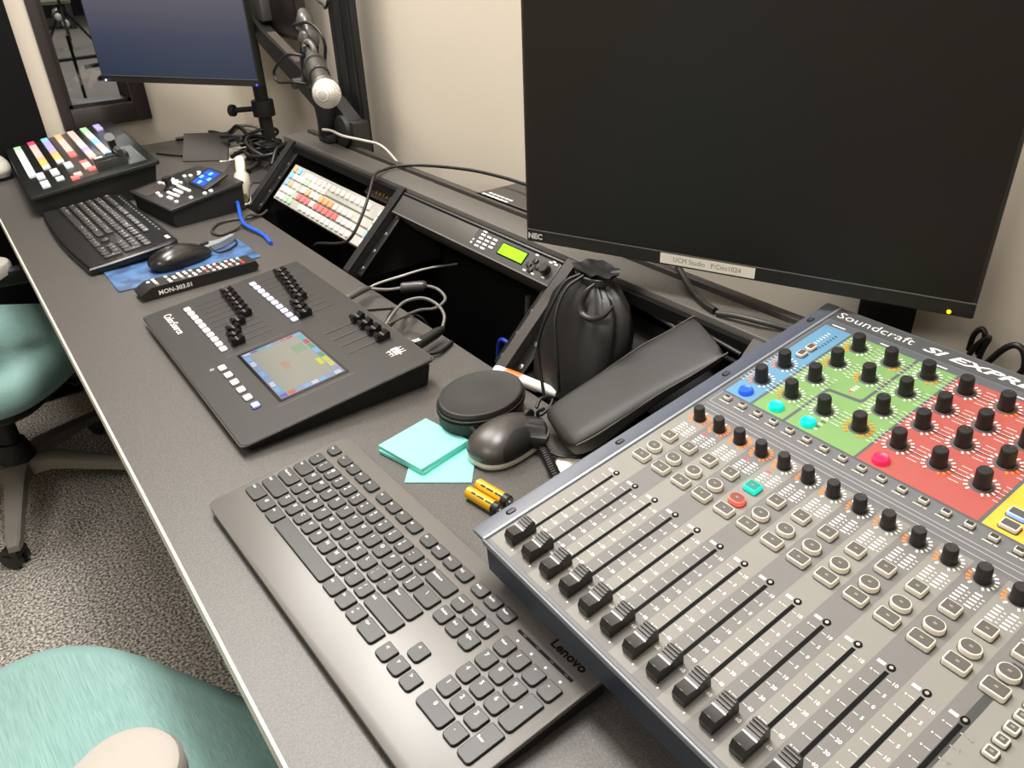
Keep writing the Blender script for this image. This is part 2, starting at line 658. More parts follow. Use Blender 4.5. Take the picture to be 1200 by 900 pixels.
b.box(-.0205, .447, -.1395, -.1368, -.006, .0012, .0009)
b.build('front_rim', mat('mixer rim front', (128, 132, 138), .4, metal=.3), mx)
b = MB(PM)
b.rr(-.0295, .112, .0180, .500, .002, -.0035, -.0003, ch=.0005)
e = b.build('rack_ear', MIXE, mx)
for v in (-.1000, .0330, .1830, .3205):
    b = MB(PM)
    b.rr(-.0305, v, .0058, .0105, .0029, -.0010, .0000, m=0)
    b.rr(-.0303, v + .0006, .0036, .0080, .0018, .0000, .0003, m=1)
    b.build('mounting_slot', [PITCH, mat('slot shade', (60, 62, 66), .5)], e)

# faders
b = MB()
prof = [(-.0130, .0012), (-.0130, .0075), (-.0098, .0128), (-.0012, .0112), (.0012, .0112), (.0112, .0142),
        (.0132, .0118), (.0132, .0012)]
b.prism(prof, -.0056, .0056, 'x', 0)
b.box(-.0058, .0058, -.0006, .0006, .0105, .01165, 0, 1)
for k in range(3):
    v = .0040 + k * .0028
    b.box(-.0057, .0057, v - .0005, v + .0005, .0112 + (v - .0012) * .3 - .001, .0125 + (v - .0012) * .3, 0, 2)
b.box(-.0012, .0012, -.0098, -.0092, .0124, .0131, 0, 2)
b.box(-.0035, .0035, -.004, .004, -.0005, .0013, 0, 0)
fad = b.build('fader', [mat('fader cap', (30, 28, 27), .36), WHITE, mat('fader ridge', (74, 69, 65), .4)], mx, PM @ T(U0, -.1115, 0))
for i in range(1, 14):
    copy_part(fad, mx, PM @ T(U0 + i * pitch, -.1115 + random.uniform(-.0006, .0006), 0))


# buttons
def button_mesh(w, h, r, hh, body, face, mark=True, inset=.0012):
    b = MB()
    b.rr(0, 0, w + .0016, h + .0016, r + .0008, 0, .0006, m=2)
    b.rr(0, 0, w, h, r, 0, hh, ch=.0006, m=0, n=4)
    b.rr(0, 0, w - 2 * inset, h - 2 * inset, max(r - inset, .0004), hh - .0002, hh + .0003, m=1, n=4)
    if mark:
        b.quad(-.0012, .0012, -.0008, .0008, hh + .00045, 3)
    return b, [body, face, mat('button shadow gap', (60, 58, 56), .7), mat('button mark', (140, 134, 126), .5)]


CYLED = mat('lit cyan', (0, 226, 200), .4, emit=(0, 226, 196), estr=.6)
RDLIT = mat('lit red orange', (246, 110, 84), .4, emit=(255, 80, 60), estr=.5)
for nm, w, h, r, v, du in (('select_button', .0128, .0112, .0016, .0688, 0), ('solo_button', .0150, .0118, .0059, .0482, .0006),
                           ('mute_button', .0162, .0108, .0020, .0316, .0010)):
    bm_, ms = button_mesh(w, h, r, .0056, CAPM, CAPD, True, .0010)
    first = bm_.build(nm, ms, mx, PM @ T(U0 + du, v, 0))
    for i in range(1, 14):
        o = copy_part(first, mx, PM @ T(U0 + du + i * pitch, v, 0))
        if i == 4 and nm != 'mute_button':
            o.data = first.data.copy()
            o.data.materials[0] = CYLED if nm == 'select_button' else RDLIT
            if nm == 'select_button':
                o.data.materials[1] = mat('cyan face', (20, 130, 112), .5)
            else:
                o.data.materials[1] = mat('red face', (120, 60, 52), .5)
            o['label'] = 'glowing cyan button' if nm == 'select_button' else 'glowing red button'
bm_, ms = button_mesh(.0072, .0052, .0009, .0040, CAPM, mat('button black face', (44, 42, 42), .5), False, .0008)
bm_.quad(-.006, .002, -.0062, -.0052, .0006, 0)
bm_.quad(.003, .006, -.0062, -.0052, .0006, 0)
first = bm_.build('layer_button', ms, mx, PM @ T(.0003, .1512, 0))
for i in range(1, 18):
    copy_part(first, mx, PM @ T(.0003 + .01885 * i, .1512, 0))
bm_, ms = button_mesh(.0082, .0074, .0016, .0040, CAPM, CAPD)
first = bm_.build('group_button', ms, mx, PM @ T(.3500, -.0096, .0005))
for k in range(1, 5):
    copy_part(first, mx, PM @ T(.3500, -.0096 + .0117 * k, .0005))
bm_, ms = button_mesh(.0085, .0105, .0018, .0040, CAPM, mat('button rust face', (96, 70, 60), .5), False)
first = bm_.build('input_button', ms, mx, PM @ T(.0060, .2580, .0004))
copy_part(first, mx, PM @ T(.0060, .2730, .0004))
bm_, ms = button_mesh(.014, .0095, .0016, .0040, CAPM, CAPD, False)
first = bm_.build('wide_button', ms, mx, PM @ T(.2660, .1700, .0004))
o = copy_part(first, mx, PM @ T(.2640, .1850, .0004))
o.data = first.data.copy()
o.data.materials[0] = mat('lit pale blue', (150, 190, 255), .4, emit=(110, 150, 255), estr=.7)
o['label'] = 'glowing pale blue button'


# lit round buttons
def round_button(col, x, v, nm, label):
    m = mat('lit ' + nm, col, .35, emit=col, estr=.38)
    b = MB()
    b.lathe([(.0078, 0), (.0078, .0015), (.0066, .0046), (.0058, .0052), (.0050, .0047), (.0020, .0044), (.00001, .0044)], (0, 0, 0), 28, 0)
    b.quad(-.0025, .0025, -.0004, .0004, .0047, 1)
    o = b.build('round_button', [m, mat('dim ' + nm, tuple(int(c * .55) for c in col), .5)], mx, PM @ T(x, v, .0004))
    o['label'] = label


round_button((38, 92, 230), .0060, .1715, 'blue', 'glowing blue round button')
round_button((0, 224, 200), .0440, .1710, 'aqua', 'glowing aqua round button on the first green panel')
round_button((0, 224, 204), .0805, .1715, 'turquoise', 'glowing turquoise round button on the second green panel')
round_button((232, 40, 84), .1560, .1710, 'pink red', 'glowing pink red round button')


# encoders: knob > led ring
def encoder(nm, r, h, r0, r1, lit, basis):
    b = MB()
    b.lathe([(r * 1.08, 0), (r * 1.02, .003), (r * .96, h - .0015), (r * .86, h - .0003), (r * .80, h)], (0, 0, 0), 20, 0)
    b.box(-.0004, .0004, r * .2, r * .8, h, h + .0002, 0, 1)
    k = b.build(nm, [KNOBM, mat('knob pointer', (60, 57, 54), .5)], mx, basis)
    b = MB()
    b.lathe([(r0 - .0012, 0), (r0 - .0012, .00035)], (0, 0, 0), 28, 2)
    led_ring(b, r0, r1, lit)
    b.build('led_ring', [WPRINT, AMBER, mat('ring backing', (86, 88, 88), .5)], k)
    return k


e_full = encoder('channel_encoder', .0056, .0150, .0080, .0108, set(range(0, 6)) | set(range(8, 15)), PM @ T(U0, .1098, 0))
e_part = encoder('channel_encoder', .0056, .0150, .0080, .0108, {0, 1, 2, 3, 4, 5}, PM @ T(U0 + 4 * pitch, .1098, 0))
e_low = encoder('channel_encoder', .0056, .0150, .0080, .0108, {1, 2, 3}, PM @ T(U0 + 5 * pitch, .1098, 0))
for i in (1, 2, 3):
    copy_part(e_full, mx, PM @ T(U0 + i * pitch, .1098, 0))
for i in range(6, 14):
    copy_part(e_low, mx, PM @ T(U0 + i * pitch, .1098, 0))
k_off = encoder('panel_knob', .0066, .0175, .0104, .0136, set(), PM @ T(.0793, .1961, .0006))
k_lo = encoder('panel_knob', .0066, .0175, .0104, .0136, {0, 1, 2, 3}, PM @ T(.0042, .1970, .0006))
k_hi = encoder('panel_knob', .0066, .0175, .0104, .0136, {12, 13, 14}, PM @ T(.0793, .3010, .0006))
k_all = encoder('panel_knob', .0066, .0175, .0104, .0136, set(range(15)), PM @ T(.1170, .1960, .0006))
done = {(.0793, .1961), (.0042, .1970), (.0793, .3010), (.1170, .1960)}
low = {(.0042, .2327), (.0415, .1966), (.0415, .2678), (.0415, .3031), (.0793, .2649)}
high = {(.1170, .3035), (.1915, .3033), (.1915, .1985), (.2285, .2347)}
for (x, v) in KN:
    if (x, v) in done:
        continue
    copy_part(k_lo if (x, v) in low else k_hi if (x, v) in high else k_off, mx, PM @ T(x, v, .0006))

# ------------------------------------------------------------------ keyboards
KEYM = mat('key black', (24, 23, 22), .40, spec=.55)
KEYS_ROWS = [
    (4, [('~', 1), ('1', 1), ('2', 1), ('3', 1), ('4', 1), ('5', 1), ('6', 1), ('7', 1), ('8', 1), ('9', 1), ('0', 1),
         ('-', 1), ('=', 1), ('Backspace', 2)]),
    (3, [('Tab', 1.5)] + [(c, 1) for c in 'QWERTYUIOP[]'] + [('\\', 1.5)]),
    (2, [('CapsLock', 1.75)] + [(c, 1) for c in "ASDFGHJKL;'"] + [('Enter', 2.25)]),
    (1, [('Shift', 2.25)] + [(c, 1) for c in 'ZXCVBNM,./'] + [('Shift', 2.75)]),
    (0, [('Ctrl', 1.58), ('#', 1.24), ('Alt', 1.26), ('', 5.83), ('Alt', 1.26), ('Fn', 1.1), ('=', 1.1), ('Ctrl', 1.55)]),
]
SHIFTED = {'1': '!', '2': '@', '3': '#', '4': '$', '5': '%', '6': '^', '7': '&', '8': '*', '9': '(', '0': ')',
           '-': '_', '=': '+', '[': '{', ']': '}', ';': ':', "'": '"', ',': '<', '.': '>', '/': '?'}
P = .01905


def keyboard_keys(root, KM, cap, print_m, legends=True, fn_v=.1075, top=.0, hh=.0034, gap=.0021):
    meshes = {}

    def key(cx, cy, w, h, leg, name='key', hk=None):
        hk = hk or hh
        kk = (round(w, 4), round(h, 4), leg if legends else '', name)
        if kk not in meshes:
            b = MB()
            gp = gap * (.55 if name == 'function_key' else 1)
            b.rr(0, 0, w - gp, h - gp, .0018, -hk, 0, ch=.0007, taper=.0004, n=3, rb=.0045)
            if legends and leg:
                if len(leg) == 1:
                    if leg in SHIFTED and name == 'key':
                        b.text(SHIFTED[leg], -.0030, .0036, .00012, .0046, 1, .00008)
                        b.text(leg, -.0030, -.0020, .00012, .0048, 1, .00008)
                    else:
                        b.text(leg, -.0028, .0030, .00012, .0056, 1, .0001)
                else:
                    sz = .0036 if name == 'key' else .0034
                    x0 = -w / 2 + gap / 2 + .0022
                    b.text(leg, x0, .0024 if h > .015 else .0012, .00012, sz, 1, .00005, 0, 'LEFT')
            meshes[kk] = b.build(name, [cap, print_m], root, KM @ T(cx, cy, top), sharp=18)
            return meshes[kk]
        return copy_part(meshes[kk], root, KM @ T(cx, cy, top))

    for row, keys in KEYS_ROWS:
        x = 0
        for leg, w in keys:
            key((x + w / 2) * P, (row + .5) * P, w * P, P, leg, 'space_bar' if w > 5 else 'key')
            x += w
    # function row
    fh = .0150
    key(.0100, fn_v, .0185, fh, 'Esc', 'function_key')
    n = 1
    for g in (.0370, .1245, .2120):
        for k in range(4):
            key(g + k * .0202, fn_v, .0200, fh, 'F%d' % n, 'function_key')
            n += 1
    for k, s in enumerate(('PrtSc', 'ScrLk', 'Pause')):
        key(.2980 + k * .0193, fn_v, .0193, fh, s, 'function_key')
    nx = .2990
    for r_, ks in ((4, ('Insert', 'Home', 'PgUp')), (3, ('Delete', 'End', 'PgDn'))):
        for k, s in enumerate(ks):
            key(nx + k * P, (r_ + .5) * P, P, P, s, 'navigation_key')
    key(nx + P, 1.5 * P, P, P, '^', 'arrow_key')
    for k, s in enumerate(('<', 'v', '>')):
        key(nx + k * P, .45 * P, P, P, s, 'arrow_key')
    px = 18.5 * P
    for r_, ks in ((4, ('Num', '/', '*', '-')), (3, ('7', '8', '9')), (2, ('4', '5', '6')), (1, ('1', '2', '3'))):
        for k, s in enumerate(ks):
            key(px + (k + .5) * P, (r_ + .5) * P, P, P, s, 'number_pad_key')
    key(px + 3.5 * P, 3 * P, P, 2 * P, '+', 'number_pad_key')
    key(px + 3.5 * P, 1 * P, P, 2 * P, 'Enter', 'number_pad_key')
    key(px + 1 * P, .5 * P, 2 * P, P, '0', 'number_pad_key')
    key(px + 2.5 * P, .5 * P, P, P, '.', 'number_pad_key')


kb = thing('computer_keyboard', 'charcoal full size keyboard with white legends tucked under the mixing console', 'keyboard',
           (.08925, .31875, 0), -PI / 2 + .03335)
KM = tiltM(.018, R(4))
KBODY = mat('keyboard body', (92, 89, 85), .42, spec=1.0, bump=(900, .04, .0003))
b = MB(KM)
b.rr(.2150, .0475, .4480, .1710, .0100, -.0090, -.0028, ch=.0009, chb=.002, n=5)
b.build('case', KBODY, kb)
b = MB()
b.prism([(-.033, .0010), (.128, .0010), (.128, .0160), (-.033, .0052)], -.006, .436, 'x')
b.build('case_base', BLACKM, kb)
b = MB(KM)
b.quad(.3555, .4240, .1045, .1075, -.0026, 0)
for k in range(4):
    b.lathe([(.0012, -.0027), (.0012, -.0024)], (.364 + k * .018, .0985, 0), 8, 1)
    b.quad(.362 + k * .0175, .366 + k * .0175, .1052, .1068, -.0025, 2)
b.text('Lenovo', .4040, .1200, -.0026, .0120, 0, .0004, 0, 'CENTER', 1.1)
b.build('indicator_strip', [PITCH, WHITE, mat('strip dim', (40, 38, 36), .3)], kb)
keyboard_keys(kb, KM, KEYM, WHITE)

# far keyboard
k2 = thing('multimedia_keyboard', 'glossy black multimedia keyboard with a palm rest beside the blue mouse mat', 'keyboard',
           (.116, 1.628, 0), -PI / 2 + R(1.5))
KM2 = tiltM(.021, R(5))
b = MB(KM2)
GB2 = mat('glossy keyboard case', (18, 18, 19), .34)


def front(u):
    return -.034 - .010 * math.sin(PI * u)


N = 24
outl = [(-.012 + .466 * k / N, front(k / N)) for k in range(N + 1)]
outl += [(.456, .0), (.452, .120), (.436, .139), (.010, .139), (-.008, .122), (-.014, 0)]
b.rings([[(x, y, -.016) for x, y in outl], [(x, y, -.006) for x, y in outl],
         [(.22 + (x - .22) * .985, .05 + (y - .05) * .965, -.0035) for x, y in outl]])
b.build('case', GB2, k2)
b = MB(KM2)
ol2 = [(-.008 + .458 * k / N, front(k / N) + .004) for k in range(N + 1)] + [(.449, -.004), (-.007, -.004)]
b.rings([[(x, y, -.004) for x, y in ol2], [(x, y, -.0022) for x, y in ol2]])
b.build('palm_rest', mat('palm rest', (30, 29, 29), .32), k2)
b = MB(KM2)
for k in range(16):
    b.rr(.035 + k * .021, .129, .010, .004, .0015, -.004, -.0028, m=0)
b.quad(.402, .424, .124, .131, -.0025, 1)
b.build('media_buttons', [mat('media key', (96, 94, 90), .3), WHITE], k2)
b = MB()
b.prism([(-.03, .001), (.13, .001), (.13, .018), (-.03, .006)], -.004, .444, 'x')
b.build('case_base', BLACKM, k2)
keyboard_keys(k2, KM2, mat('glossy key', (58, 56, 55), .28), WHITE, True, fn_v=.1065, hh=.004, gap=.0048)

# ------------------------------------------------------------------ lighting console
lc = thing('lighting_console', 'dark brown lighting control desk with sliders, white buttons and a touch screen', 'lighting desk',
           (.1185, .8784, 0), -PI / 2 - .0023)
LM = tiltM(.015, .1017)
LCP = mat('lighting desk panel', (31, 29, 27), .5, noise=(900, (38, 36, 34), .42, .62))
b = MB()
b.prism([(.012, .001), (.262, .001), (.268, .030), (.262, .037), (.006, .010)], .008, .467, 'x')
b.build('chassis', BLACKM, lc)
b = MB(LM)
b.rr(.2375, .1367, .4750, .2734, .0075, -.0060, 0, ch=.0012, chb=.0015, n=4, m=0)
b.rr(.2375, .1367, .4765, .2749, .0080, -.0022, -.0012, n=4, m=1)
sl_m = 2


def slot(u, v0, v1, wd=.0008):
    b.quad(u - .0010, u + .0010, v0, v1, .0003, 2)
    b.quad(u - .0010 - wd, u - .0010, v0, v1, .0003, 3)


for k in range(10):
    slot(.0370 + .0200 * k, .078, .142)
    slot(.0345 + .0200 * k, .192, .243)
for k in range(4):
    slot(.2960 + .0262 * k, .193, .246)
b.quad(.2440, .2448, .060, .150, .0003, 3)
b.quad(.4258, .4266, .066, .176, .0003, 3)
b.text('ColorSource', .0700, .0325, .0004, .0170, 4, .0001, 0, 'CENTER', .98)
for k, (dx, w) in enumerate(((-.008, .014), (-.010, .020), (-.004, .018), (-.009, .012))):
    b.quad(.419 + dx, .419 + dx + w, .236 + k * .0045, .2372 + k * .0045, .0003, 4)
for dx in (-.006, .002, .008):
    b.quad(.419 + dx, .419 + dx + .0012, .232, .256, .0003, 4)
b.text('ETC', .4195, .2445, .0004, .0110, 4, .0003)
b.poly([(.2630, .0290), (.2665, .0325), (.2630, .0360), (.2595, .0325)], .0003, 4)
b.poly([(.2630, .0300), (.2655, .0325), (.2630, .0350), (.2605, .0325)], .0004, 0)
b.build('top_panel', [LCP, mat('panel edge metal', (120, 116, 110), .3, metal=.7), PITCH, mat('slot line', (112, 106, 98), .5), WHITE], lc, sharp=18)


def wbutton(nm, w, h, col, basis):
    b = MB()
    b.rr(0, 0, w + .002, h + .002, .0015, 0, .0005, m=1)
    b.rr(0, 0, w, h, .0014, 0, .0032, ch=.0006, m=0)
    return b.build(nm, [col, PITCH], lc, basis)


WB = mat('white lit key', (240, 238, 232), .45, emit=(255, 252, 245), estr=.18)
f1 = wbutton('bump_button', .0125, .0098, WB, LM @ T(.0398, .0643, 0))
f2 = wbutton('bump_button', .0125, .0098, mat('bluish lit key', (224, 226, 250), .45, emit=(210, 215, 255), estr=.22), LM @ T(.0350, .1787, 0))
for k in range(1, 10):
    copy_part(f1, lc, LM @ T(.0398 + .01985 * k, .0645, 0))
    copy_part(f2, lc, LM @ T(.0350 + .0200 * k, .1787, 0))
f1 = wbutton('menu_button', .0125, .0100, WB, LM @ T(.2726, .0449, 0))
for k in range(1, 5):
    copy_part(f1, lc, LM @ T(.2726 + .0257 * k, .0450, 0))
o = wbutton('menu_button', .0125, .0100, mat('violet lit key', (150, 160, 240), .45, emit=(120, 130, 255), estr=.4), LM @ T(.4013, .0460, 0))
o['label'] = 'violet lit button at the end of the row'
# sliders
b = MB()
b.prism([(-.0095, .001), (-.0105, .0100), (-.0075, .0125), (-.002, .0088), (.002, .0088), (.0075, .0125), (.0105, .0100),
         (.0095, .001)], -.0062, .0062, 'x', 0)
b.box(-.0063, .0063, -.0005, .0005, .0082, .0093, 0, 1)
b.box(-.002, .002, -.003, .003, -.0005, .0015, 0, 0)
sl0 = b.build('slider', [mat('slider cap', (22, 21, 21), .36), mat('slider line', (110, 106, 100), .5)], lc, LM @ T(.0370, .1340, 0))
for k in range(1, 10):
    copy_part(sl0, lc, LM @ T(.0370 + .02 * k, .134 - .0012 * k if k < 6 else (.110, .096, .090, .088)[k - 6], 0))
for k in range(10):
    copy_part(sl0, lc, LM @ T(.0345 + .02 * k, (.2300, .2275, .2250, .2225, .2190, .2165, .2150, .2020, .1985, .1970)[k], 0))
for k in range(4):
    copy_part(sl0, lc, LM @ T(.2960 + .0262 * k, .2480, 0))
# touch screen
b = MB(LM)
b.rr(.3355, .1230, .1640, .1010, .0015, 0, .0006, m=0)
cols = {'frame': (146, 162, 200), 'mid': (168, 168, 154), 'teal': (70, 190, 190), 'violet': (110, 100, 200), 'grn': (70, 170, 110),
        'yel': (220, 220, 50), 'org': (220, 110, 70), 'lb': (130, 190, 235), 'wh': (215, 220, 235), 'red': (200, 70, 80)}
ms = [GLOSSB]
ci = {}
for n_, c in cols.items():
    ci[n_] = len(ms)
    ms.append(mat('touch screen ' + n_, tuple(int(x * .25) for x in c), .2, emit=c, estr=.75))
b.quad(.2580, .4130, .0770, .1690, .0008, ci['frame'])
b.quad(.2660, .4010, .0870, .1590, .0009, ci['mid'])
for k, n_ in enumerate(('wh', 'violet', 'teal', 'lb', 'frame', 'org', 'red', 'lb')):
    b.quad(.2600 + .0000, .2655, .0800 + k * .0110, .0890 + k * .0110, .0009, ci[n_])
for k, n_ in enumerate(('violet', 'org', 'frame', 'lb', 'wh', 'lb', 'frame', 'wh')):
    b.quad(.4020, .4115, .0780 + k * .0112, .0875 + k * .0112, .0009, ci[n_])
for k, n_ in enumerate(('lb', 'wh', 'frame', 'lb', 'frame', 'wh', 'lb')):
    b.quad(.2720 + k * .018, .2860 + k * .018, .0785, .0850, .0009, ci[n_])
for k, n_ in enumerate(('teal', 'red', 'grn', 'lb', 'grn', 'yel', 'yel')):
    b.quad(.2700 + k * .017, .2850 + k * .017, .1605, .1675, .0009, ci[n_])
for k in range(6):
    b.quad(.292, .316, .1400 + k * .0030, .1412 + k * .0030, .0010, ci['grn'])
for k in range(3):
    b.quad(.322, .346, .1180 - k * .0035, .1192 - k * .0035, .0010, ci['org'])
b.quad(.352, .372, .152, .1585, .0010, ci['yel'])
b.build('touch_screen', ms, lc)


# ------------------------------------------------------------------ monitors
BEZ = mat('monitor bezel', (34, 33, 32), .40)
def monitor(name, label, bl, yaw, w, h, bez, screen_m, stand):
    """bl = lower corner at the viewer's left; local x along the screen, y away, z up"""
    rz = -(PI / 2 - yaw)
    d = Vector((math.sin(yaw), -math.cos(yaw), 0))
    n = Vector((math.cos(yaw), math.sin(yaw), 0))
    base = Vector((bl[0], bl[1], 0)) + d * stand[0] + n * stand[1]
    t = thing(name, label, 'monitor', (base.x, base.y, 0), rz)
    M = T(-stand[0], -stand[1], bl[2])
    b = MB(M)
    b.box(0, w, 0, .022, 0, h, .0015)
    b.prism([(0.08, .02), (w - .08, .02), (w - .14, .045), (.14, .045)], .05, h - .05, 'z')
    b.build('housing', BEZ, t)
    b = MB(M)
    b.box(.004, w - .004, -.0006, .0004, bez, h - .004)
    b.build('screen', screen_m, t)
    b = MB(M)
    b.box(0, w, -.0012, 0, bez - .0012, bez)
    b.build('bezel_line', mat('bezel line', (104, 100, 95), .35), t)
    return t, M


OFFS = mat('dark screen', (15, 12, 11), .36, spec=.5)
nec, M = monitor('computer_monitor', 'large black monitor, switched off, above the mixing console', (.5457, .3963, .172), .3838,
                 .538, .335, .0180, OFFS, (.43, .062))
b = MB(M)
b.M = M @ Matrix(((1, 0, 0, 0), (0, 0, -1, -.0008), (0, 1, 0, 0), (0, 0, 0, 1)))
b.text('NEC', .0138, .0085, .0002, .0105, 0, .0005, 0, 'CENTER', 1.05)
b.build('maker_lettering', mat('silver print', (214, 214, 210), .4), nec)
b = MB(b.M)
b.box(.1930, .3105, .0030, .0160, -.0002, .0004, 0, 0)
b.text('UCM Studio   P:Cms1024', .2520, .0095, .0006, .0085, 1, 0, 0, 'CENTER', .95)
o = b.build('paper_label', [mat('label paper', (240, 236, 224), .7), mat('pale ink', (128, 122, 112), .7)], nec)
o['label'] = 'white paper strip with grey lettering'
b = MB(M @ T(.5148, -.001, .0045))
b.ball((0, 0, 0), .0022, 12)
o = b.build('power_light', mat('yellow green led', (230, 220, 20), .4, emit=(235, 225, 10), estr=1.6), nec)
b = MB(T(0, .018, 0))
b.box(-.012, .068, .0, .028, 0, .172 + .10, .003)
b.build('stand_column', BEZ, nec)
b = MB(T(0, .018, 0))
b.box(-.012, .068, -.014, .004, .120 + .10, .152 + .12, .003)
b.box(-.20, .02, -.018, .008, .168 + .10, .208 + .10, .003)
b.build('stand_arm', BEZ, nec)

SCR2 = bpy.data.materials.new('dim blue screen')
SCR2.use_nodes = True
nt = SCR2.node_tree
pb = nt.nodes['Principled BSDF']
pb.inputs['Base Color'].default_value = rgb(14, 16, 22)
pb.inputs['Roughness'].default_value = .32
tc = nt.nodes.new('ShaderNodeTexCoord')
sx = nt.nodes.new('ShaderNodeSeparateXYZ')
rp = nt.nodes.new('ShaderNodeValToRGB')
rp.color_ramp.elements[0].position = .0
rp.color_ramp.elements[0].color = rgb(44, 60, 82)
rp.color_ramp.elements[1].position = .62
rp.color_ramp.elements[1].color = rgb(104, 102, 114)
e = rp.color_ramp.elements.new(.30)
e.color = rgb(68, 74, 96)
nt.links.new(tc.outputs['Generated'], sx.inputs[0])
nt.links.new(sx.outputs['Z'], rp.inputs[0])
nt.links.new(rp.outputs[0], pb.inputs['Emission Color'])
pb.inputs['Emission Strength'].default_value = .75  # emission ramp on the screen: dark blue at the bottom, greyer higher up
m2, M = monitor('computer_monitor', 'black framed monitor with a dim blue screen at the far end of the desk',
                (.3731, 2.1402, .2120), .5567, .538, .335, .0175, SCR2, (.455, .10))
b = MB(M)
b.ball((.0125, -.001, .0035), .0030, 10)
o = b.build('status_light', mat('white blue led', (190, 200, 255), .4, emit=(170, 190, 255), estr=1.2), m2)
b = MB(M)
b.ball((.531, -.001, .0040), .0028, 10)
o = b.build('power_light', mat('blue led', (60, 80, 220), .4, emit=(40, 70, 255), estr=1.5), m2)
b = MB()
b.cyl((0, 0, 0), .0185, 0, .50, 24)
b.build('pole', BEZ, m2)
b = MB()
b.box(-.055, .055, -.05, .05, 0, .014, .004)
b.cyl((0, 0, 0), .034, .014, .050, 24, .003)
b.build('clamp_base', BLACKM, m2)
b = MB()
b.cyl((0, 0, 0), .030, .118, .160, 24, .003)
b.rod((-.02, -.02, .139), (-.058, -.05, .139), .007)
b.build('collar', BLACKM, m2)
b = MB(T(-.062, -.053, .139) @ Matrix.Rotation(R(90), 4, 'Y'))
b.lathe([(.011, -.009), (.016, -.005), (.016, .005), (.011, .009)], (0, 0, 0), 10)
b.build('clamp_knob', BLACKM, m2)
b = MB()
b.box(-.20, .02, -.07, -.03, .33, .375, .004)
b.build('stand_arm', BEZ, m2)

# wall side monitor on the boom arm
t = thing('wall_monitor', 'black monitor back panel hanging above the microphone behind the blue screen', 'monitor', (.735, 1.78, 0))
b = MB()
b.box(-.012, .012, -.262, .29, .325, .66, .004)
b.build('housing', BEZ, t)
b = MB()
b.box(-.0145, -.0120, -.255, .283, .335, .652)
b.build('screen', OFFS, t)
b = MB()
b.box(-.040, -.012, -.10, .04, .36, .42, .004)
b.build('mount_plate', mat('mount plate grey', (48, 46, 44), .5), t)

t = thing('articulated_boom', 'thick black flat boom arm rising from the rack riser behind the microphone', 'monitor arm', (.70, 1.245, .0))
b = MB()
b.box(-.020, .020, -.045, .045, 0, .19, .006)
b.build('base_column', BLACK, t)
b = MB()
b.prism([(.03, .135), (.085, .165), (.46, .315), (.50, .345), (.50, .375), (.40, .335), (.05, .225), (-.02, .190), (-.03, .165)],
        -.018, .014, 'x')
b.build('boom', BLACK, t)
b = MB()
b.prism([(.08, .221), (.40, .335), (.40, .341), (.08, .228)], -.012, .010, 'x')
b.build('cable_cover', mat('arm grey edge', (74, 66, 60), .45), t)
b = MB(T(-.018, .0, .165) @ Matrix.Rotation(R(-90), 4, 'Y'))
b.cyl((0, 0, 0), .034, 0, .012, 24, .002)
b.build('pivot_cap', BLACKM, t)

# ------------------------------------------------------------------ microphone on a short boom stand
ms_ = thing('microphone_stand', 'short black jointed microphone stand clamped to the rack riser top', 'microphone stand', (.668, 1.315, .1325))
bx, by = .668, 1.315


def L3(x, y, z):
    return (x - bx, y - by, z - .1325)


b = MB()
b.box(-.012, .020, -.028, .028, 0, .020, .003)
b.cyl((0, 0, 0), .019, .018, .034, 20, .002)
b.build('clamp', BLACKM, ms_)
b = MB()
b.tube([L3(.668, 1.315, .155), L3(.664, 1.300, .19), L3(.655, 1.292, .235), L3(.636, 1.272, .272)], [.020, .021, .020, .017], 16)
b.build('lower_arm', mat('stand rubber', (30, 29, 27), .55, bump=(140, .25, .002)), ms_)
b = MB()
b.ball(L3(.626, 1.262, .280), .020, 18)
b.rod(L3(.626, 1.275, .272), L3(.590, 1.275, .272), .011, 14)
b.build('joint', mat('joint grey', (62, 60, 57), .3), ms_)
b = MB()
b.tube([L3(.622, 1.255, .285), L3(.615, 1.225, .325), L3(.612, 1.205, .352)], [.016, .019, .019], 14, sub=4)
b.build('upper_arm', BLACK, ms_)
b = MB()
b.ball(L3(.610, 1.200, .362), .0215, 18)
b.tube([L3(.610, 1.200, .365), L3(.616, 1.220, .395), L3(.620, 1.235, .412)], [.015, .018, .009], 12, sub=4)
b.build('clip_joint', mat('joint grey', (62, 60, 57), .3), ms_)
b = MB()
pts = [L3(.594 + .0, 1.166 + .024 * math.cos(a), .343 + .024 * math.sin(a) * .8) for a in [2 * PI * k / 20 for k in range(20)]]
b.tube(pts[:15], .0055, 10, sub=2)
b.rod(L3(.605, 1.195, .36), L3(.590, 1.172, .348), .008, 12)
b.build('clip_ring', mat('clip grey', (92, 90, 86), .3), ms_)
mdir = (Vector((.594, 1.165, .345)) - Vector((.5385, .982, .2937))).normalized()
b = MB(T(.5385 - bx, .982 - by, .2937 - .1325) @ mdir.to_track_quat('Z', 'Y').to_matrix().to_4x4())
b.lathe([(.0185, .078), (.0205, .080), (.0200, .118), (.0160, .121)], (0, 0, 0), 28)
b.lathe([(.0165, .124), (.0215, .127), (.0215, .134), (.0160, .137)], (0, 0, 0), 28)
b.build('clip_shell', mat('clip shell', (54, 52, 49), .35), ms_)
b = MB()
b.rod(L3(.590, 1.12, .312), L3(.622, 1.255, .290), .013, 14)
b.ball(L3(.604, 1.165, .300), .021, 18)
b.ball(L3(.612, 1.21, .300), .019, 18)
b.build('clip_bracket', mat('clip shell', (54, 52, 49), .35), ms_)

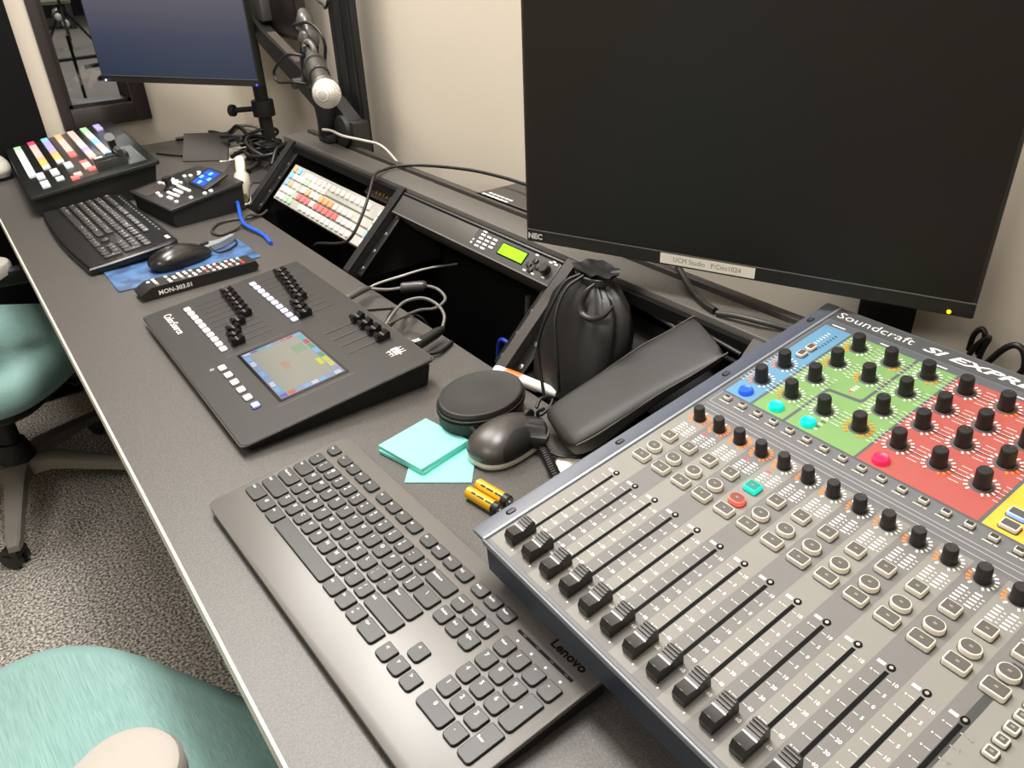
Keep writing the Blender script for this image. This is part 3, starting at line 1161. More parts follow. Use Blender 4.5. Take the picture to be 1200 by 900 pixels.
mk = thing('microphone', 'handheld vocal microphone with a round silver mesh head held by the stand', 'microphone', (.5385, .982, .2937))
dirv = (Vector((.594, 1.165, .345)) - Vector((.5385, .982, .2937))).normalized()
q = dirv.to_track_quat('Z', 'Y').to_matrix().to_4x4()
MESHM = bpy.data.materials.new('silver wire mesh')
MESHM.use_nodes = True
nt = MESHM.node_tree
pb = nt.nodes['Principled BSDF']
pb.inputs['Base Color'].default_value = rgb(206, 200, 188)
pb.inputs['Metallic'].default_value = .3
pb.inputs['Roughness'].default_value = .42
tc = nt.nodes.new('ShaderNodeTexCoord')
mp = nt.nodes.new('ShaderNodeMapping')
mp.inputs['Rotation'].default_value = (R(20), R(15), R(45))
w1 = nt.nodes.new('ShaderNodeTexWave')
w1.inputs['Scale'].default_value = 62
w2 = nt.nodes.new('ShaderNodeTexWave')
w2.bands_direction = 'Y'
w2.inputs['Scale'].default_value = 62
vo = nt.nodes.new('ShaderNodeTexVoronoi')
vo.inputs['Scale'].default_value = 330
vo.inputs['Randomness'].default_value = 0
mm = nt.nodes.new('ShaderNodeMath')
mm.operation = 'MULTIPLY'
bp = nt.nodes.new('ShaderNodeBump')
bp.inputs['Strength'].default_value = .6
bp.inputs['Distance'].default_value = .0012
nt.links.new(tc.outputs['Object'], mp.inputs['Vector'])
nt.links.new(mp.outputs[0], w1.inputs['Vector'])
nt.links.new(mp.outputs[0], w2.inputs['Vector'])
nt.links.new(mp.outputs[0], vo.inputs['Vector'])
nt.links.new(vo.outputs['Distance'], mm.inputs[0])
mm.inputs[1].default_value = 1.6
nt.links.new(mm.outputs[0], bp.inputs['Height'])
nt.links.new(bp.outputs['Normal'], pb.inputs['Normal'])
rr_ = nt.nodes.new('ShaderNodeValToRGB')
rr_.color_ramp.elements[0].position = .42
rr_.color_ramp.elements[0].color = rgb(132, 127, 119)
rr_.color_ramp.elements[1].position = .85
rr_.color_ramp.elements[1].color = rgb(236, 231, 221)
nt.links.new(mm.outputs[0], rr_.inputs[0])
nt.links.new(rr_.outputs[0], pb.inputs['Base Color'])
b = MB(q)
b.lathe([(max(.0001, .0258 * math.sin(R(a))), -.0258 * math.cos(R(a)) + .001) for a in (0, 10, 20, 30, 42, 55, 68, 80, 90, 102, 115, 127)],
        (0, 0, 0), 40)
b.build('mesh_head', MESHM, mk, sharp=60)
b = MB(q)
b.lathe([(.0205, .0205), (.0225, .0215), (.0225, .0270), (.0185, .0300)], (0, 0, 0), 28)
b.build('collar_ring', STEEL, mk)
b = MB(q)
b.lathe([(.0185, .0300), (.0182, .040), (.0150, .10), (.0118, .175), (.0105, .180)], (0, 0, 0), 28)
b.build('handle', mat('mic handle', (58, 56, 53), .38), mk)
b = MB(q)
b.lathe([(.0095, .180), (.0095, .205), (.005, .222)], (0, 0, 0), 16)
b.build('plug', BLACK, mk)


def cable(name, pts, r, label, m=None, group=None, n=7, cat='cable'):
    b = MB()
    b.tube(pts, r, n)
    return lone(name, b, m or CABLE, label, cat, group)


cable('microphone_cable', [(.615, 1.243, .372), (.604, 1.252, .385), (.600, 1.209, .392), (.600, 1.165, .396), (.600, 1.118, .384),
                           (.602, 1.106, .364), (.606, 1.118, .345), (.612, 1.150, .325), (.606, 1.20, .330), (.580, 1.235, .335),
                           (.580, 1.288, .320), (.580, 1.346, .291), (.580, 1.330, .272), (.590, 1.271, .276), (.612, 1.250, .272)],
      .0032, 'black microphone cable looping round the stand joints')
cable('pale_cable', [(.645, 1.284, .168), (.656, 1.262, .167), (.660, 1.215, .163), (.690, 1.180, .154), (.72, 1.160, .142), (.735, 1.13, .116), (.745, 1.10, .08)],
      .0030, 'pale grey cable dropping behind the riser beside the black upright', mat('pale cable', (186, 182, 174), .4))
cable('power_cable', [(.76, .60, .165), (.74, .640, .158), (.74, .724, .155), (.735, .813, .151), (.72, .896, .145), (.70, .958, .140),
                     (.672, .985, .139), (.640, .985, .138), (.600, .955, .140), (.570, .925, .118), (.540, .905, .086), (.508, .900, .050),
                     (.503, .953, .026), (.500, 1.061, -.004), (.52, 1.12, -.05)],
      .0030, 'thin black cord arching along the wall and down over the lit button panel')
cable('hanging_cable', [(.74, 1.46, .50), (.74, 1.435, .425), (.74, 1.404, .409), (.733, 1.375, .403), (.735, 1.36, .42)], .003,
      'short black cord at the top beside the black upright')

# ------------------------------------------------------------------ rack devices
def rack_thing(name, label, cat, y, s, lift):
    o = thing(name, label, cat, (0, 0, 0))
    M = slopeM(y, s, lift)
    o.matrix_world = T(0, 0, DZ) @ M
    return o


t = rack_thing('button_panel', 'pale grey production switcher panel of lit white and red buttons in the first rack bay', 'switcher panel', 1.364, .052, -.028)
b = MB()
b.rr(.2285, .047, .457, .094, .003, -.03, .006, ch=.001)
b.build('face_plate', mat('pale grey panel', (176, 174, 166), .45), t)
WLIT = mat('lit white square', (222, 217, 206), .4, emit=(255, 248, 232), estr=.12)
RLIT = mat('lit red square', (228, 116, 114), .4, emit=(255, 80, 84), estr=.20)
OLIT = mat('lit orange square', (240, 170, 120), .4, emit=(255, 160, 100), estr=.12)
BLIT = mat('lit sky blue square', (130, 190, 235), .4, emit=(110, 180, 250), estr=.22)
GLIT = mat('lit green square', (170, 220, 170), .4, emit=(150, 220, 150), estr=.12)


def sbtn(nm, m, par, basis, w=.0155, h=.0125, z=.0045):
    b = MB()
    b.rr(0, 0, w, h, .0016, 0, z, ch=.0008)
    return b.build(nm, m, par, basis)


protos = {}


def lit(nm, m, x, y, z0=.006, par=None, w=.0155, h=.0125):
    k = (nm, m.name, w, h, par.name)
    if k not in protos:
        protos[k] = sbtn(nm, m, par, T(x, y, z0), w, h)
        return protos[k]
    return copy_part(protos[k], par, T(x, y, z0))


rows = [(.0120, .150, [WLIT] * 11), (.0300, .115, [RLIT] * 3 + [WLIT] + [RLIT] * 5 + [WLIT] * 4), (.0480, .118, [WLIT, OLIT, WLIT, WLIT, OLIT, OLIT, OLIT, WLIT, WLIT, WLIT, WLIT]),
        (.0800, .090, [WLIT] * 14)]
b = MB()
for v in (.021, .039, .0605):
    b.quad(.085 if v < .05 else .03, .432, v - .0018, v + .0018, .0063, 0)
b.quad(.436, .4368, .008, .088, .0063, 0)
b.build('row_divider', mat('divider grey', (96, 94, 88), .5), t)
for v, x0, ms in rows:
    for k, m in enumerate(ms):
        lit('panel_button', m, x0 + k * .0232, v, par=t)
for v, ms in ((.0120, [WLIT, WLIT, GLIT, GLIT]), (.0300, [WLIT, WLIT, WLIT]), (.0480, [BLIT, OLIT, WLIT]), (.0660, [BLIT, WLIT, WLIT, WLIT, GLIT, WLIT, WLIT, WLIT, WLIT])):
    for k, m in enumerate(ms):
        lit('panel_button', m, .022 + k * .0225, v, par=t)
lit('panel_button', OLIT, .022, .082, par=t)
lit('panel_button', BLIT, .046, .082, par=t)
for v in (.012, .028, .044, .062, .078):
    lit('panel_button', BLIT if v == .028 else WLIT, .446, v, par=t, w=.013)

t = rack_thing('effects_unit', 'slim grey rack unit with a glowing green display in the second rack bay', 'rack unit', .8615 - .0, .139, -.004)
b = MB()
b.box(.003, .466, 0, .0435, -.06, .003, .0008)
b.build('face_plate', mat('rack unit grey', (78, 76, 73), .42), t)
b = MB()
b.quad(.255, .463, .003, .0405, .0034, 0)
b.quad(.003, .466, .0, .0022, .0034, 2)
for r_ in range(4):
    for c in range(3):
        if (r_, c) in ((0, 2),):
            continue
        b.box(.270 + c * .0165, .281 + c * .0165, .0085 + r_ * .0068, .0115 + r_ * .0068, .003, .0048, .0, 1)
b.box(.2565, .2605, .010, .013, .003, .0045, 0, 1)
b.box(.2575, .2605, .016, .019, .003, .0045, 0, 1)
b.text('Fcon', .274, .0370, .0036, .0060, 1, .0002)
for (x, v) in ((.4045, .0075), (.424, .0075), (.410, .0360), (.444, .034), (.450, .037), (.456, .034), (.448, .009)):
    b.box(x - .0035, x + .0035, v - .0012, v + .0012, .003, .0036, 0, 1)
b.build('control_area', [mat('control area dark grey', (62, 61, 61), .42), WHITE, mat('lower lip', (104, 101, 96), .4)], t)
b = MB()
b.rr(.3605, .0225, .066, .0215, .001, .003, .0042, ch=.0004, m=0)
b.quad(.3300, .3910, .0140, .0312, .0045, 1)
b.build('green_display', [PITCH, mat('lime display', (120, 220, 10), .3, emit=(125, 235, 0), estr=.95)], t)
for (x, v) in ((.408, .017), (.4165, .026), (.4165, .011), (.4255, .019)):
    b = MB()
    b.rr(x, v, .0085, .0075, .001, .003, .0065, ch=.0006)
    b.build('arrow_button', BLACK, t)
b = MB()
b.lathe([(.0085, 0), (.0082, .010), (.0070, .0110)], (.4455, .0205, .003), 20)
b.build('jog_dial', mat('dial brown black', (40, 32, 30), .45), t)

# small black box with white print behind the riser
t = thing('cable_box', 'flat black box with two rows of white print lying behind the riser against the wall', 'box', (.728, .655, .096))
b = MB()
b.box(-.045, .050, -.080, .080, 0, .040, .002)
b.build('case', mat('box dark grey', (58, 54, 50), .55), t)
b = MB()
for k in range(6):
    b.quad(-.036, -.031, .070 - k * .013 - .010, .070 - k * .013, .0403, 0)
    b.quad(-.025, -.021, .064 - k * .012 - .009, .064 - k * .012, .0403, 0)
b.build('printed_label', WHITE, t)
b = MB()
b.box(.046, .055, -.128, -.098, .010, .034, .002)
o = b.build('white_plug', mat('white plug', (226, 220, 206), .45), t)
b = MB()
b.box(-.030, .052, -.070, .070, -.096, -.001, .001)
b.build('box_stand', BLACKM, t)

# ------------------------------------------------------------------ broadcast switchers at the far end
t = thing('video_switcher', 'large black video switcher with coloured rows of lit keys by the far wall', 'video switcher',
          (.090, 2.262, 0), -PI / 2 - R(2.0))
SM = tiltM(.050, R(7.0))
b = MB()
b.prism([(.012, .002), (.27, .002), (.288, .082), (.008, .046)], .012, .600, 'x')
b.build('chassis', BLACK, t)
b = MB(SM)
b.rr(.306, .148, .612, .296, .006, -.010, 0, ch=.002, chb=.002)
b.rr(.475, .190, .200, .170, .004, 0, .0006, m=1)
b.build('top_panel', [mat('switcher panel', (24, 26, 24), .30), mat('switcher gloss', (38, 42, 38), .34)], t)
palette = {'w': WLIT, 'p': mat('lit pink square', (230, 184, 176), .4, emit=(255, 160, 150), estr=.14), 'r': RLIT, 'o': OLIT, 'b': BLIT, 'g': GLIT,
           'm': mat('lit magenta square', (226, 70, 108), .4, emit=(255, 50, 90), estr=.3),
           'v': mat('lit violet square', (170, 160, 220), .4, emit=(150, 140, 240), estr=.2),
           'c': mat('lit grey white square', (196, 200, 204), .4, emit=(220, 225, 230), estr=.15),
           'y': mat('lit amber square', (236, 178, 110), .4, emit=(255, 160, 70), estr=.2)}
SW = [(.030, .050, 'ggwwwwwwwwwwccc'), (.068, .030, 'mmpppppppoyyyc'), (.104, .030, 'bbvvvvvvoyyyw'), (.140, .030, 'oooppppppprr'),
      (.176, .030, 'ppppppccccvvwpp'), (.212, .030, 'ggggwwcbbbpppww'), (.248, .030, 'vvv')]
sp = {}
for v, u0, s in SW:
    for k, ch in enumerate(s):
        key = ch
        basis = SM @ T(u0 + k * .0262, v, 0)
        if key not in sp:
            sp[key] = sbtn('crosspoint_key', palette[ch], t, basis, .0235, .0180, .006)
        else:
            copy_part(sp[key], t, basis)
for (u, v) in ((.432, .045), (.462, .045), (.432, .078), (.462, .078), (.525, .045), (.555, .045), (.525, .080), (.40, .115), (.43, .115)):
    copy_part(sp['c'], t, SM @ T(u, v, 0))
for (u, v, ch) in ((.43, .150, 'r'), (.46, .150, 'p'), (.49, .150, 'p'), (.44, .185, 'w'), (.52, .155, 'r'), (.41, .215, 'b'), (.45, .225, 'p'),
                   (.56, .110, 'r'), (.535, .120, 'p')):
    copy_part(sp[ch], t, SM @ T(u, v, 0))
b = MB(SM)
b.rr(.470, .225, .05, .05, .004, 0, .012, ch=.002)
b.tube([(.470, .225, .010), (.470, .225, .045), (.474, .225, .052)], [.008, .010, .012], 12, sub=2)
b.build('joystick', BLACK, t)
b = MB(SM)
b.box(.520, .526, .165, .235, 0, .022, .001)
b.box(.556, .562, .165, .235, 0, .022, .001)
b.rod((.518, .225, .030), (.564, .225, .030), .008, 12)
b.rod((.541, .20, 0), (.541, .225, .030), .004, 8)
b.build('transition_lever', mat('lever', (46, 48, 46), .25), t)

t = thing('camera_controller', 'small black desktop controller with white keys and a tilted blue screen', 'controller', (.268, 1.578, 0), -PI / 2 + R(8))
CM = tiltM(.042, R(8))
b = MB()
b.prism([(.006, .001), (.170, .001), (.176, .060), (.004, .038)], .004, .222, 'x')
b.build('chassis', BLACKM, t)
b = MB(CM)
b.rr(.113, .089, .230, .182, .006, -.008, 0, ch=.0015, chb=.002)
b.rr(.045, .045, .070, .075, .004, 0, .0004, m=1)
b.build('top_panel', [mat('controller top', (30, 30, 31), .36), mat('controller brown', (52, 42, 40), .45)], t)
WKEY = mat('white small key', (232, 230, 224), .4, emit=(255, 255, 250), estr=.1)
k0 = None
spots = [(.040 + .0105 * k, .092 - .0055 * (k % 2)) for k in range(5)] + [(.065 + .0115 * k, .078) for k in range(9)] \
    + [(.115 + .0115 * k, .062) for k in range(4)] + [(.118 + .0115 * k, .046) for k in range(3)] + [(.045 + .010 * k, .068) for k in range(4)] + [(.150 + .013 * (k % 2), .032 + .016 * (k // 2)) for k in range(4)] \
    + [(.195, .030), (.205, .060), (.213, .090), (.213, .105), (.048, .118), (.060, .128), (.078, .142), (.060, .150), (.095, .030), (.120, .026),
       (.030, .078), (.028, .064)]
for (u, v) in spots:
    if k0 is None:
        k0 = sbtn('control_key', WKEY, t, CM @ T(u, v, 0), .0098, .0075, .004)
    else:
        copy_part(k0, t, CM @ T(u, v, 0))
b = MB(CM)
b.lathe([(.016, 0), (.014, .006), (.008, .010), (.008, .020), (.0105, .024), (.010, .030), (.002, .032)], (.098, .060, 0), 18)
b.build('joystick', BLACK, t)
b = MB(CM @ T(.150, .128, .010) @ Matrix.Rotation(R(14), 4, 'X'))
b.box(-.045, .048, -.030, .034, -.006, 0, .0015, 0)
b.quad(-.036, .026, -.024, .028, .0004, 1)
for k in range(3):
    for j in range(3):
        b.quad(-.032 + k * .019, -.018 + k * .019, -.020 + j * .016, -.010 + j * .016, .0006, 2 if (k + j) % 2 else 3)
b.build('display', [BLACK, mat('blue display', (20, 50, 120), .3, emit=(30, 80, 190), estr=.7), mat('cyan tile', (90, 170, 220), .3, emit=(100, 190, 240), estr=.8),
                    mat('navy tile', (40, 60, 160), .3, emit=(60, 90, 220), estr=.8)], t)

# ------------------------------------------------------------------ desk-top bits
b = MB()
b.rr(0, 0, .265, .150, .006, 0, .0028, ch=.0006)
lone('mouse_mat', b, mat('blue mottled mat', (42, 64, 100), .55, noise=(26, (68, 106, 152), .38, .62)), 'mottled blue mouse mat under the black mouse',
     'mouse mat', loc=(.2500, 1.128, 0))


def mouse_mesh(b, L, W, H, z0=.004, lean=.12, m=0):
    def fn(u, v):
        a = 2 * PI * u
        c, s = math.cos(a), math.sin(a)
        e = 2 / 2.5
        px = math.copysign(abs(c) ** e, c)
        py = math.copysign(abs(s) ** e, s)
        r = math.sin(PI / 2 * min(1, (1 - v) * 1.25)) if v > .2 else 1
        r = 1 if v < .2 else math.cos(PI / 2 * (v - .2) / .8)
        zz = (v / .2) * .25 if v < .2 else .25 + .75 * math.sin(PI / 2 * (v - .2) / .8)
        k = 1 - .06 * (1 - v / .2) if v < .2 else 1
        x, y = px * L / 2 * r * k, py * W / 2 * r * k * (1 - .10 * px)
        hump = 1 - .30 * max(0, x / (L / 2)) ** 1.5 - .06 * max(0, -x / (L / 2)) ** 2
        return (x - (zz * lean * .03), y, z0 + H * zz * hump)
    b.grid(fn, 44, 18, m, True)


t = thing('wireless_mouse', 'charcoal wireless mouse with a pale base rim beside the teal sticky notes', 'mouse', (.380, .219, 0), R(9))
b = MB()
mouse_mesh(b, .112, .066, .036, .0045)
b.build('shell', mat('mouse shell', (62, 58, 55), .34), t)
b = MB()
N = 44
rg = []
for (k, z) in ((.93, .0012), (1.0, .0025), (1.015, .0060), (.985, .0085)):
    rg.append([(math.copysign(abs(math.cos(2 * PI * i / N)) ** .8, math.cos(2 * PI * i / N)) * .056 * k,
                math.copysign(abs(math.sin(2 * PI * i / N)) ** .8, math.sin(2 * PI * i / N)) * .033 * k *
                (1 - .10 * math.cos(2 * PI * i / N)), z) for i in range(N)])
b.rings(rg)
b.build('base_rim', mat('pale rim', (198, 194, 184), .4), t)
b = MB()
def grip(u, v):
    a = R(-128 + 76 * u)
    w_ = .10 + .62 * v * math.sin(PI * min(1, .15 + .85 * u)) ** .6
    e = .8
    c_, s_ = math.cos(a), math.sin(a)
    px, py = math.copysign(abs(c_) ** e, c_), math.copysign(abs(s_) ** e, s_)
    rr2 = 1 if w_ < .2 else math.cos(PI / 2 * (w_ - .2) / .8)
    zz = (w_ / .2) * .25 if w_ < .2 else .25 + .75 * math.sin(PI / 2 * (w_ - .2) / .8)
    k_ = (1 - .06 * (1 - w_ / .2)) if w_ < .2 else 1
    x, y = px * .056 * rr2 * k_, py * .033 * rr2 * k_ * (1 - .10 * px)
    hump = 1 - .30 * max(0, x / .056) ** 1.5 - .06 * max(0, -x / .056) ** 2
    return (x - zz * .12 * .03, y - .0008, .0045 + .036 * zz * hump + .0005)


b.grid(grip, 24, 12)
b.build('thumb_grip', mat('grip rubber', (22, 21, 20), .6), t)
b = MB(T(.033, 0, .0285))
b.M = b.M @ Matrix.Rotation(R(90), 4, 'X')
b.lathe([(.007, -.003), (.009, -.002), (.009, .002), (.007, .003)], (0, 0, 0), 20)
b.build('scroll_wheel', BLACKM, t)
t = thing('cable_mouse', 'black computer mouse standing on the blue mouse mat', 'mouse', (.2500, 1.122, .0028), R(14))
b = MB()
mouse_mesh(b, .125, .064, .036, .002)
b.build('shell', mat('far mouse shell', (30, 29, 28), .24), t)
b = MB()
b.tube([(-.005, .033, .018), (-.028, .032, .018), (-.045, .026, .016)], [.002, .006, .002], 10)
o = b.build('side_light', mat('violet side light', (80, 70, 190), .3, emit=(80, 70, 230), estr=.5), t)
b = MB()
b.box(.045, .062, -.004, .004, .020, .026, .002)
b.build('scroll_wheel', BLACKM, t)
b = MB()
b.prism([(.280, 1.150), (.300, 1.138), (.335, 1.150), (.374, 1.178), (.372, 1.188), (.340, 1.172), (.310, 1.170)], .004, .016, 'z')
o = lone('plastic_clip', b, mat('silver plastic', (170, 174, 178), .25, metal=.4), 'small silver plastic clip lying behind the mouse on the blue mat', 'clip')
cable('mouse_cable', [(.309, 1.128, .020), (.318, 1.118, .008), (.345, 1.128, .0055), (.368, 1.152, .0055), (.375, 1.185, .0055), (.378, 1.22, .0035)],
      .0018, 'thin black cable leading off the mouse on the blue mat')

# remote control
t = thing('remote_control', 'long black remote control marked MON-303.01 on its side', 'remote control', (.1440, .9755, 0), R(3.5))
b = MB()
b.prism([(0, .0), (.205, 0), (.212, .010), (.208, .0195), (.018, .0225), (-.004, .0120)], .0, .044, 'y')
b.build('body', mat('remote black', (30, 29, 28), .4), t)
b = MB(Matrix(((1, 0, 0, 0), (0, 0, -1, 0), (0, 1, 0, 0), (0, 0, 0, 1))))
b.text('MON-303.01', .0560, .0100, .0004, .0112, 0, .00025, 0, 'CENTER', 1.0)
b.build('side_lettering', WHITE, t)
RTOP = lambda x: .0226 - (x - .018) * .0158
colsr = [WHITE, mat('remote red', (206, 70, 64), .4), mat('remote grey', (136, 130, 122), .4)]
b0 = {}
for k in range(15):
    for j in range(4):
        x, y = .030 + k * .0112, .0075 + j * .0098
        c = 1 if (k, j) in ((14, 0), (14, 1), (12, 2), (10, 2), (8, 1)) else 2 if (k * 3 + j) % 4 == 0 else 0
        if (k in (3, 7) and j in (0, 3)) or k == 1:
            continue
        if c not in b0:
            b0[c] = sbtn('button', colsr[c], t, T(x, y, RTOP(x) - .0003), .0060, .0050, .0018)
        else:
            copy_part(b0[c], t, T(x, y, RTOP(x) - .0003))
copy_part(b0[0], t, T(.0200, .030, .0222))

# sticky notes
TEAL = mat('teal paper', (132, 220, 206), .7)
TEALS = mat('teal paper edge', (96, 196, 176), .7)
th = math.atan2(.228 - .310, .273 - .256) + PI / 2
c = ((.324 + .256 + .348 + .273) / 4 - .004, (.327 + .310 + .253 + .228) / 4)
for k, (z0, z1, dr, lab) in enumerate(((.0012, .0052, .05, 'teal sticky note pad in the middle of the small stack'),
                                       (.0052, .0102, .0, 'teal sticky note pad on top of the small stack'))):
    b = MB()
    b.rr(0, 0, .0765, .0765, .0008, z0, z1, m=0)
    lone('sticky_note_pad', b, TEAL, lab, 'sticky notes', 'teal sticky note pads', loc=(c[0], c[1], 0), rz=th + dr)
b = MB()
b.rr(0, 0, .0765, .0765, .0006, .0002, .0012)
lone('sticky_note', b, TEAL, 'single teal sticky note sticking out beneath the stack of pads', 'sticky note', loc=(.2985, .2420, 0),
     rz=math.atan2(.1903 - .2382, .3145 - .2551))

# batteries
GOLD = mat('battery gold', (226, 176, 44), .28, metal=.35)
for k, (x, y, rz, lab) in enumerate(((.3085, .1500, R(-80), 'gold battery lying against the mixing console corner'),
                                     (.2925, .1455, R(-80), 'gold battery on the sticky note side of the pair, with black lettering'))):
    t = thing('battery', lab, 'battery', (x, y, 0), rz, 'gold batteries')
    Mx = T(0, 0, .0070) @ Matrix.Rotation(R(90), 4, 'Y')
    b = MB(Mx)
    b.lathe([(.0064, -.0245), (.0070, -.0240), (.0070, .0150)], (0, 0, 0), 24, 0)
    b.build('wrapper', GOLD, t)
    b = MB(Mx)
    b.lathe([(.00705, .0150), (.00705, .0225), (.0064, .0235)], (0, 0, 0), 24, 0)
    b.build('black_band', BLACK, t)
    b = MB(Mx)
    b.lathe([(.0064, .0232), (.0040, .0240), (.0027, .0242), (.0027, .0258), (.0020, .0260)], (0, 0, 0), 16, 0)
    b.build('terminal', STEEL, t)
    b = MB()
    for j, (sx_, w_) in enumerate(((-.016, .007), (-.007, .010), (.006, .012))):
        a = R(62 if k else 58)
        b._add([(sx_ + dx, -.00715 * math.cos(a + da), .0070 + .00715 * math.sin(a + da)) for dx, da in ((0, -.16), (w_, -.16), (w_, .16), (0, .16))],
               [(0, 1, 2, 3)], 0)
    b.build('printed_marks', BLACK, t)

# oval zip case
t = thing('zip_case', 'round black zipped case standing between the mouse and the marker pen', 'case', (.3900, .2920, 0), R(18))
FABB = mat('case fabric', (34, 33, 31), .62, bump=(500, .12, .001))
b = MB()
b.lathe([(.045, 0), (.049, .002), (.050, .016), (.0495, .030)], (0, 0, 0), 48, 0, 1.22, .98)
b.build('base', FABB, t)
b = MB()
b.lathe([(.0495, .030), (.0500, .036), (.0485, .0395), (.0465, .0402), (.0440, .0392), (.020, .0400), (.0001, .0402)], (0, 0, 0), 48, 0, 1.22, .98)
b.build('lid', FABB, t)
for z in (.0265, .0315):
    b = MB()
    b.tube([(.0510 * 1.22 * math.cos(2 * PI * k / 48), .0510 * .98 * math.sin(2 * PI * k / 48), z) for k in range(49)], .0012, 6, sub=0)
    b.build('piping', BLACK, t)
b = MB()
b.tube([(-.046 * 1.22, -.028, .028), (-.0535 * 1.05, -.040, .020), (-.054, -.046, .012)], .0024, 8)
b.box(-.061, -.050, -.053, -.044, .004, .014, .002)
b.build('zip_pull', BLACK, t)

# marker pen
t = thing('marker_pen', 'white marker pen with an orange end lying behind the zipped case', 'pen', (.4850, .3190, .0082), 0)
pa, pb_ = Vector((.468, .374, .0085)), Vector((.4935, .2680, .0085))
v = (pb_ - pa)
Mq = T(pa.x - .4850, pa.y - .3190, .0003) @ v.to_track_quat('Z', 'Y').to_matrix().to_4x4()
Lp = v.length
b = MB(Mq)
b.lathe([(.0072, .045), (.0076, .047), (.0070, Lp - .012), (.0050, Lp)], (0, 0, 0), 20)
b.build('barrel', mat('pen white', (232, 228, 218), .4), t)
b = MB(Mq)
b.lathe([(.0060, .0), (.0074, .004), (.0074, .020)], (0, 0, 0), 20)
b.build('end_cap', mat('pen white', (232, 228, 218), .4), t)
b = MB(Mq)
b.lathe([(.0077, .020), (.0080, .024), (.0080, .046), (.0076, .048)], (0, 0, 0), 20)
o = b.build('orange_grip', mat('pen orange', (236, 104, 24), .4), t)
b = MB(Mq)
b.box(-.003, .003, -.0095, -.0070, .050, .075, .001)
b.build('clip', mat('pen pale', (210, 208, 202), .3), t)

# drawstring bag
t = thing('drawstring_bag', 'black leather look drawstring bag standing against the rack riser', 'bag', (.522, .270, .0), 0)
LEA = mat('black leather', (25, 24, 24), .44, bump=(160, .10, .002))
random.seed(3)
ph = [random.uniform(0, 6.28) for _ in range(6)]
LV = [(0, .026, .052), (.03, .034, .066), (.18, .037, .073), (.40, .036, .074), (.60, .034, .070), (.74, .030, .060), (.84, .023, .043),
      (.90, .0145, .023), (.93, .0140, .021), (.965, .019, .029), (.99, .022, .034), (.975, .014, .022)]


def bagpt(u, k):
    t_, rx, ry = LV[k]
    a = 2 * PI * u
    rip = max(0, (t_ - .45) / .55) if k < 9 else .45
    f = 1 + rip * (.09 * math.sin(9 * a + ph[0]) + .05 * math.sin(14 * a + ph[1])) + .05 * math.sin(3 * a + ph[2] + 4 * t_) + .02 * math.sin(5 * a + ph[3] - 6 * t_)
    e = .8
    c_, s_ = math.cos(a), math.sin(a)
    return (rx * f * math.copysign(abs(c_) ** e, c_) + .042 * t_, ry * f * math.copysign(abs(s_) ** e, s_) + .004 * t_,   .166 * t_ + .003 * rip * math.sin(7 * a))


b = MB()
b.rings([[bagpt(i / 96, k) for i in range(96)] for k in range(len(LV))], 0, True, True)
b.build('pouch_body', LEA, t)
b = MB()
for k in range(3):
    b.tube([(.038 + (.0165 + .001 * k) * math.cos(2 * PI * i / 20), .004 + (.0255 + .001 * k) * math.sin(2 * PI * i / 20), .1500 + .0035 * k) for i in range(21)], .0020, 6, sub=2)
b.build('drawstring', mat('cord grey black', (48, 46, 44), .4), t)
b = MB()
b.tube([(.020, .010, .160), (.002, .020, .150), (-.020, .022, .120), (-.036, .026, .080), (-.040, .020, .045), (-.046, .004, .010)], .0022, 7)
b.tube([(.020, .004, .160), (-.004, .010, .146), (-.026, .004, .118), (-.036, -.010, .080), (-.040, -.018, .050), (-.040, -.020, .024)], .0022, 7)
b.build('cord_tail', CABLE, t)
# folded flap on the front of the bag
b = MB()


def flap(u, v):
    y = -.026 + .046 * (u - .5) * (.35 + .65 * v) - .010 * v
    x = .012 - .040 * v - .012 * math.sin(PI * u) * v + .016 * math.sin(PI * v) * (1 - .6 * math.sin(PI * u))
    z = .140 - .052 * v - .020 * math.sin(PI * u) * v
    return (x, y, z)


b.tube([(.016, -.022, .158), (.006, -.018, .149), (-.001, -.016, .133), (-.003, -.023, .123), (-.002, -.042, .124), (.001, -.058, .134), (.008, -.064, .146)], [.0012, .0034, .0040, .0034, .0036, .0014], 12, flat=1.3)
b.build('folded_flap', mat('leather flap', (44, 41, 39), .36), t)
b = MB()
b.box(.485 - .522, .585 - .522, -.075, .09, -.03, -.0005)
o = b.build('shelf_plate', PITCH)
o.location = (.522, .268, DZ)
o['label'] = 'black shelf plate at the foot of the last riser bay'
o['category'] = 'shelf'

